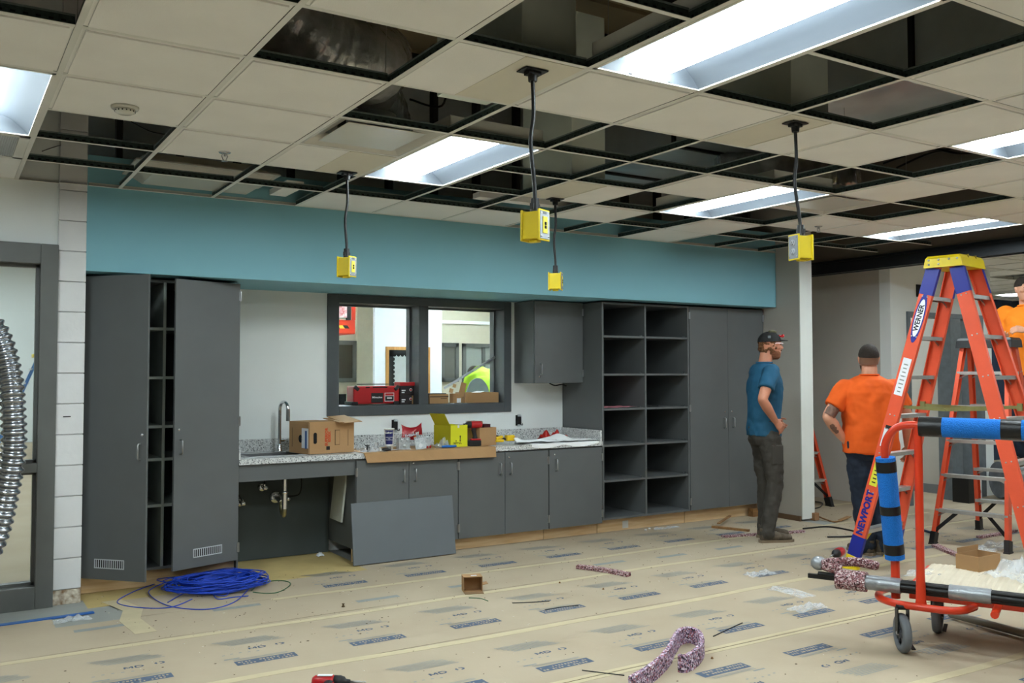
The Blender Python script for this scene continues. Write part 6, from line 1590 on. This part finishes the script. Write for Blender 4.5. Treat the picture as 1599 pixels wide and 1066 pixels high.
def person(loc,rz,lab,J,shirt,pants,skin,w=1.,depth=1.,hyaw=0,hpit=0,voxel=.0065,belly=0.,name='person',legw=1.,hands=True,shoes=True,hsc=1.,armw=1.):
    r=empty(name,loc,rz,lab,'person'); T=WM[r.name]; g=lambda k:Vector(J[k])
    pel,che,nek,hd=g('pel'),g('che'),g('nek'),g('head')
    sp=(che-pel).normalized(); un=(nek-che).normalized()
    mb=MB(T)
    limb(mb,[nek-un*.06,lerp(nek,hd,.45)+Vector((0,-.008,0)),hd+Vector((0,-.02,-.03))],[.064*armw**.5,.058*armw**.5,.056])
    sections(mb,[(pel,sp,.13*w,.09*depth),(lerp(pel,che,.5),sp,.12*w,.085*depth),(che,sp,.145*w,.10*depth),(lerp(che,nek,.7),un,.12*w,.07*depth)],18)
    HM=head(mb,hd,hyaw,hpit,hsc)
    for s_ in 'RL':
        sh,el,wr=g('sh'+s_),g('el'+s_),g('wr'+s_)
        limb(mb,[sh,lerp(sh,el,.5),el],[.056*armw,.052*armw,.041*armw]); limb(mb,[el,lerp(el,wr,.35),wr],[.041*armw,.045*armw,.028*armw])
        limb(mb,[lerp(che,sh,.5),sh],[.07,.06*armw])
        if hands:
            dr=J.get('hd'+s_) or (wr-el); hand(mb,wr,dr,J['pn'+s_],(1 if s_=='R' else -1)*J.get('th'+s_,1),J.get('cu'+s_,.45))
    body=mb.build('body',skin,r); remesh(body,voxel,2)
    # shirt
    mb=MB(T); hem=J.get('hem',-.08)
    S=[(pel+sp*hem,sp,.168*w,.128*depth+belly*.6),(pel+sp*.02,sp,.166*w,.126*depth+belly),(lerp(pel,che,.4),sp,.160*w,.124*depth+belly),(lerp(pel,che,.75),sp,.172*w,.128*depth+belly*.4),(che,sp,.186*w,.130*depth),(lerp(che,nek,.35),un,.188*w,.122*depth),(lerp(che,nek,.62),un,.170*w,.105*depth),(lerp(che,nek,.82),un,.125*w,.085*depth),(lerp(che,nek,.97),un,.078,.070)]
    sections(mb,S,26,2.4)
    for s_ in 'RL':
        sh,el=g('sh'+s_),g('el'+s_); e=lerp(sh,el,J.get('sleeve',.66)); 
        limb(mb,[lerp(che,sh,.55)+Vector((0,0,.02)),sh],[.085,.074*armw]); P=[sh,lerp(sh,e,.5),e]; mb.tube(P,[.074*armw,.074*armw,.072*armw],16)
    st=mb.build('shirt',shirt,r); remesh(st,voxel*1.15,4,.022,.09)
    # collar rib
    mb=MB(T); cc=lerp(che,nek,1.0); tt=un; X=Vector((1,0,0)); Y=tt.cross(X)
    mb.tube([cc+X*(.074*math.cos(2*PI*k/20))+Y*(.068*math.sin(2*PI*k/20)) for k in range(20)],.008,8,close=True); mb.build('collar',shirt,st)
    # trousers
    mb=MB(T)
    if 'hiR' in J:
        sections(mb,[(pel+sp*.10,sp,.152*w,.112*depth+belly*.3),(pel,sp,.162*w,.122*depth+belly*.2),(pel-Vector((0,0,.10)),(0,0,1),.160*w,.118*depth),(pel-Vector((0,0,.15)),(0,0,1),.13*w,.10*depth)],22)
        for s_ in 'RL':
            hi,kn,an=g('hi'+s_),g('kn'+s_),g('an'+s_)
            P=[hi,lerp(hi,kn,.5),kn,lerp(kn,an,.5),an]
            limb(mb,P[:3],[.098*legw,.088*legw,.070*legw],18); limb(mb,P[2:]+[an-Vector((0,0,.02))],[.070*legw,.066*legw,.062*legw,.066*legw],18)
        o=mb.build('trousers',pants,r); remesh(o,voxel*1.2,3,.026,.07)
        if shoes:
            for s_ in 'RL':
                an=g('an'+s_); shoe(r,T,Vector((an.x,an.y+.02,J.get('fz',0))),J.get('fy'+s_,0))
    mb=MB(HM)
    mb.M=T@(T.inverted()@HM)
    for s_ in (-1,1): mb.ball((s_*.030,.079,.008),.0105,.0075,.0075,10,6)
    mb.build('eyes',M_eye,r)
    return r,T,HM
def base_pose(H=1.8):
    k=H/1.8
    P=dict(pel=(0,0,.96),che=(0,.0,1.30),nek=(0,-.01,1.52),head=(0,.03,1.665),shR=(.19,0,1.455),shL=(-.19,0,1.455),elR=(.23,-.02,1.16),elL=(-.23,-.02,1.16),wrR=(.24,.06,.90),wrL=(-.24,.06,.90),pnR=(-1,0,0),pnL=(1,0,0),hiR=(.09,0,.90),hiL=(-.09,0,.90),knR=(.10,.02,.49),knL=(-.10,.02,.49),anR=(.11,-.02,.09),anL=(-.11,-.02,.09))
    return {a:(tuple(x*k for x in b) if a[:2] not in('pn',) else b) for a,b in P.items()}
def rz_of(f): return math.atan2(f[1],f[0])-PI/2
# --- man in blue shirt, profile to the right, hand on hip
fA=rz_of((.93,-.37))
pR=oz(1186,846,0); pL=oz(1210,838,0); pc=(pR+pL)/2
J=base_pose(1.82)
J.update(pel=(0,-.02,.995),che=(0,-.01,1.34),nek=(0,-.01,1.585),head=(0,.055,1.74),shR=(.185,-.03,1.505),shL=(-.185,.0,1.505),
 elR=(.29,-.17,1.26),wrR=(.205,-.01,1.07),hdR=(-.1,.6,-.62),pnR=(-.9,-.25,-.1),cuR=.35,
 elL=(-.24,.04,1.22),wrL=(-.16,.16,1.06),hdL=(.5,.5,-.6),pnL=(1,-.2,0),
 hiR=(.088,-.01,.92),hiL=(-.088,-.01,.92),knR=(.10,.035,.51),knL=(-.085,.03,.51),anR=(.13,-.06,.10),anL=(-.11,.03,.10),hem=-.07,sleeve=.62)
M_blueS=mat('shirt_blue',(26,82,112),.8,var=.07,vscale=9,bump=.12,bscale=200)
M_khk=mat('trousers_dark_olive',(62,58,52),.85,var=.1,vscale=10,bump=.2,bscale=160)
r,T,HM=person((pc.x,pc.y,0),fA,'man in blue T-shirt, dark work trousers and black cap, hand on hip, looking right',J,M_blueS,M_khk,M_sk2,w=.98,depth=1.12,hyaw=math.radians(-4),hpit=math.radians(2),legw=1.05)
mb=MB(HM); 
R=[]
for k in range(9):
    a=PI/2*k/8; R.append([(.090*math.cos(a)*math.cos(2*PI*j/22),-.012+.108*math.cos(a)*math.sin(2*PI*j/22),.034+.094*math.sin(a)) for j in range(22)])
mb.rings(R[:-1]+[[(x*1,y*1,z) for x,y,z in R[-1]]],0,True); cap=mb.build('cap',mat('cap_black',(26,25,25),.8,bump=.2,bscale=120),r)
mb=MB(HM); pts=[]; 
top=[];bot=[]
for j in range(13):
    a=-PI/2+PI*j/12; x=.070*math.sin(a); y=.072+.088*math.cos(a)
    top.append((x,y,.052-.9*x*x-.12*(y-.07))); bot.append((x,y,.046-.9*x*x-.12*(y-.07)))
n=len(top); mb.add(top+bot,[tuple(range(n)),tuple(range(n,2*n))[::-1]]+[(i,i+1,n+i+1,n+i) for i in range(n-1)]+[(n-1,0,n,2*n-1)]); mb.build('brim',MT['cap_black'],cap)
mb=MB(HM); mb.box(.070,-.055,.065,.0865,-.030,.088); mb.build('cap_patch',mat('patch_grey',(96,100,104),.7),cap)
mb=MB(HM); mb.tube([(.07,.075,.075),(.04,.108,.082),(0,.118,.084),(-.04,.108,.082),(-.07,.075,.075)],.007,8); mb.ball((.045,.100,.082),.022,.012,.016); mb.ball((-.045,.100,.082),.022,.012,.016); mb.build('goggles_on_cap',mat('lens_red',(196,30,36),.15,coat=.6),cap)
mb=MB(HM); mb.tube([(.0,.05,.118),(.02,.02,.125),(.03,-.02,.122)],.014,8); mb.build('camouflage_band',mat('camo',(110,104,72),.8,dark=(52,54,34),vscale=60),cap)
mb=MB(HM)
for s_ in (-1,1): mb.tube([(s_*.078,-.015,.012),(s_*.080,.03,.020),(s_*.066,.088,.014)],.0045,6)
mb.tube([(.066,.088,.014),(.034,.100,.012),(0,.098,.018),(-.034,.100,.012),(-.066,.088,.014)],.0045,6); g_=mb.build('safety_glasses',mat('glasses_pink_white',(240,212,216),.3),r)
mb=MB(HM)
gg=random.Random(3)
for k in range(90):
    a=gg.uniform(PI*.86,PI*2.14); z=gg.uniform(-.085,.035); q=1-.35*max(0,(-z-.03)/.06)
    mb.ball((.074*q*math.cos(a),-.014+.092*q*math.sin(a),z),gg.uniform(.010,.014),n=8,k=5)
o=mb.build('hair',mat('hair_auburn',(122,80,44),.8,dark=(78,48,26),vscale=60,bump=.9,bscale=90),r); remesh(o,.006,1,.01,.02)
mb=MB(HM)
sections(mb,[((0,.022,-.128),(0,0,1),.030,.040),((0,.020,-.108),(0,0,1),.052,.062),((0,.014,-.078),(0,0,1),.063,.073),((0,.004,-.050),(0,0,1),.069,.072)],18,2.1); mb.ball((0,.092,-.048),.024,.008,.006)
o=mb.build('beard',mat('beard_auburn',(140,88,58),.85,dark=(104,62,38),vscale=80,bump=.8,bscale=120),r); remesh(o,.006,1,.006,.02)
mb=MB(T); mb.obox((.178,.02,.77),(0,1,0),(0,0,1),(1,0,0),.055,.085,.010); mb.build('cargo_pocket',M_khk,r,bevel=.008)
# --- man in orange shirt seen from behind
c=oz(1362,864,0); fB=rz_of((.47,.883))
J=base_pose(1.71)
J.update(pel=(0,.0,.93),che=(0,.0,1.25),nek=(0,.0,1.475),head=(.01,.035,1.61),shR=(.212,0,1.365),shL=(-.212,0,1.365),
 elL=(-.375,-.03,1.13),wrL=(-.225,.02,.945),hdL=(.45,.55,-.5),pnL=(1,0,-.2),cuL=.4,
 elR=(.315,-.02,1.12),wrR=(.375,.10,.87),hdR=(.1,.3,-.9),pnR=(-1,0,0),
 hiR=(.095,0,.86),hiL=(-.095,0,.86),knR=(.085,.02,.47),knL=(-.075,.02,.47),anR=(.085,-.02,.09),anL=(-.065,-.03,.09),hem=-.10,sleeve=.66,fyR=-.9,fyL=.2)
M_orS=mat('shirt_orange',(228,92,18),.85,var=.06,vscale=7,bump=.12,bscale=200)
M_jean=mat('jeans_navy',(30,42,60),.85,dark=(24,32,46),vscale=7,bump=.2,bscale=180)
r,T,HM=person((c.x,c.y,0),fB,'heavy man in orange T-shirt and dark jeans seen from behind, hand on hip',J,M_orS,M_jean,M_sk,w=1.32,depth=1.35,belly=.03,hyaw=math.radians(-16),hpit=math.radians(6),legw=1.15,armw=1.10,hsc=1.03)
mb=MB(HM); R=[]
for k in range(10):
    a=-.12+PI/2*k/9*1.06; R.append([(.0805*math.cos(a)*math.cos(2*PI*j/22),-.016+.0985*math.cos(a)*math.sin(2*PI*j/22)-(.0 if k>2 else 0),.026+.096*math.sin(a)) for j in range(22)])
mb.rings(R,0,True); o=mb.build('hair',mat('hair_dark_brown',(46,36,28),.8,dark=(34,26,20),vscale=60,bump=.5,bscale=150),r)
mb=MB(HM); R=[]
for k in range(4):
    z=-.042+k*.02; q=.93+.02*k; R.append([(.0775*q*math.cos(a),-.018+.0955*q*math.sin(a),z) for a in [PI*.94+PI*1.12*j/16 for j in range(17)]])
vs=sum(R,[]); mb.add(vs,[(k*17+j,k*17+j+1,(k+1)*17+j+1,(k+1)*17+j) for k in range(3) for j in range(16)],0,True); mb.build('clipped_hair',mat('hair_fade',(120,88,68),.85,bump=.3,bscale=200),r)
mb=MB(HM); sections(mb,[((0,.024,-.125),(0,0,1),.030,.036),((0,.022,-.105),(0,0,1),.050,.058),((0,.016,-.078),(0,0,1),.061,.070),((0,.012,-.055),(0,0,1),.066,.066)],18,2.1)
o=mb.build('beard',mat('beard_dark',(84,60,46),.85,bump=.6,bscale=120),r)
def patch(T,a,b,rad,t0,t1,ang0,ang1,mt,parent,nm='tattoo',full=False):
    a=Vector(a);b=Vector(b); d=(b-a).normalized(); x=Vector((0,-1,0)); x=(x-d*x.dot(d)).normalized(); y=d.cross(x); mb=MB(T); n=10; V=[]
    for i in range(7):
        t=t0+(t1-t0)*i/6; wv=1-.35*abs(noise.noise(Vector((t*9,1,2))))
        for j in range(n+1):
            an=ang0+(ang1-ang0)*(j/n); an=(an-(ang0+ang1)/2)*(wv if full else wv*math.sin(PI*(i+.9)/7.8)**.5)+(ang0+ang1)/2+.3*noise.noise(Vector((t*14,j*.2,4)))
            V.append(a+(b-a)*t+x*(math.cos(an)*rad(t))+y*(math.sin(an)*rad(t)))
    mb.add(V,[(i*(n+1)+j,i*(n+1)+j+1,(i+1)*(n+1)+j+1,(i+1)*(n+1)+j) for i in range(6) for j in range(n)],0,True); return mb.build(nm,mt,parent)
M_tat=mat('tattoo_ink',(92,72,64),.6,dark=(132,94,76),vscale=40)
patch(T,J['elL'],J['wrL'],lambda t:(.053 if t<.4 else .050-.02*(t-.4)),.20,.62,.1,1.1,M_tat,r)
patch(T,J['shL'],J['elL'],lambda t:.0585-.006*t,.68,.98,-1.3,1.3,M_tat,r,full=True)
# --- man on the second ladder at the photo edge
pl=rails2[-1,1][0]; 
bx=(rails2[-1,1][0]+rails2[1,1][0])/2
tz=.60; tt=(tz)/(1.75); ctr=(rails2[-1,-1][0]+rails2[1,1][0])/2
stp=bx+(ctr-bx)*tt*.93
base=Vector((stp.x,stp.y,tz+.003))+v2*.24-u2*.02+RT*.16
J=base_pose(1.80)
J.update(elR=(.30,.06,1.22),wrR=(.17,.27,1.20),hdR=(-.75,.6,.1),pnR=(-.1,-.3,1),cuR=.5,elL=(-.29,.06,1.22),wrL=(-.08,.27,1.27),hdL=(.7,.5,.2),pnL=(0,-.6,-.6),cuL=.6,sleeve=.74,hem=-.10,head=(0,.04,1.675))
M_orS2=mat('shirt_bright_orange',(244,132,20),.85,var=.05,vscale=7,bump=.12,bscale=200)
r,T,HM=person((base.x,base.y,base.z),rz_of((-v2.x,-v2.y)),'man in bright orange T-shirt standing on black capped ladder, cut by right photo edge',J,M_orS2,M_jean,M_sk,w=1.12,depth=1.1,hyaw=math.radians(40),legw=1.0,armw=1.05)
mb=MB(HM); R=[]
for k in range(10):
    a=-.05+PI/2*k/9*1.03; R.append([(.0805*math.cos(a)*math.cos(2*PI*j/22),-.016+.0985*math.cos(a)*math.sin(2*PI*j/22),.026+.096*math.sin(a)) for j in range(22)])
mb.rings(R,0,True); mb.build('hair',MT['hair_dark_brown'],r)
for s_ in 'RL': 
    patch(T,J['el'+s_],J['wr'+s_],lambda t:.050-.014*t,.02,.7,-1.4,2.0,M_tat,r)
# --- worker in the room behind, stooping
p=oy(754,620,9.6); 
J=base_pose(1.75)
J.update(pel=(0,-.06,.98),che=(0,.12,1.36),nek=(0,.34,1.53),head=(0,.48,1.46),shR=(.16,.22,1.50),shL=(-.16,.22,1.46),elR=(.24,.30,1.12),wrR=(.16,.50,.98),elL=(-.24,.30,1.12),wrL=(-.16,.50,.98),hiR=(.09,-.10,.90),hiL=(-.09,-.10,.90),hem=-.06)
r,T,HM=person((p.x+.10,9.6,0),rz_of((.1,1)),'worker in high visibility green shirt stooping in the room behind pass-through',J,M_hv,mat('jeans_mid_blue',(66,88,128),.8,bump=.2),M_sk2,hpit=-.7,voxel=.012,w=.82,armw=.9)
mb=MB(HM); mb.ball((0,-.016,.03),.084,.102,.094); mb.build('hair',MT['hair_dark_brown'],r)
p2=oy(745,610,9.0)
mb=MB(); R=[]
for k in range(12):
    a=PI*k/11; R.append([(p2.x-.15*math.cos(a),9.0+.0,.45),(p2.x-.15*math.cos(a),9.0-.02,.45),(p2.x-.15*math.cos(a),8.98,1.22+.22*math.sin(a)),(p2.x-.15*math.cos(a),9.0,1.22+.22*math.sin(a))])
mb.rings(R,0,False); mb.box(p2.x-.03,8.97,.0,p2.x+.03,9.01,.45); mb.box(p2.x-.25,8.85,0,p2.x+.25,9.12,.03); mb.build('chair_panel',mat('cool_grey_plastic',(124,138,138),.5,var=.2,vscale=3),label='rounded grey green panel standing in front of the worker in green shirt',cat='panel')
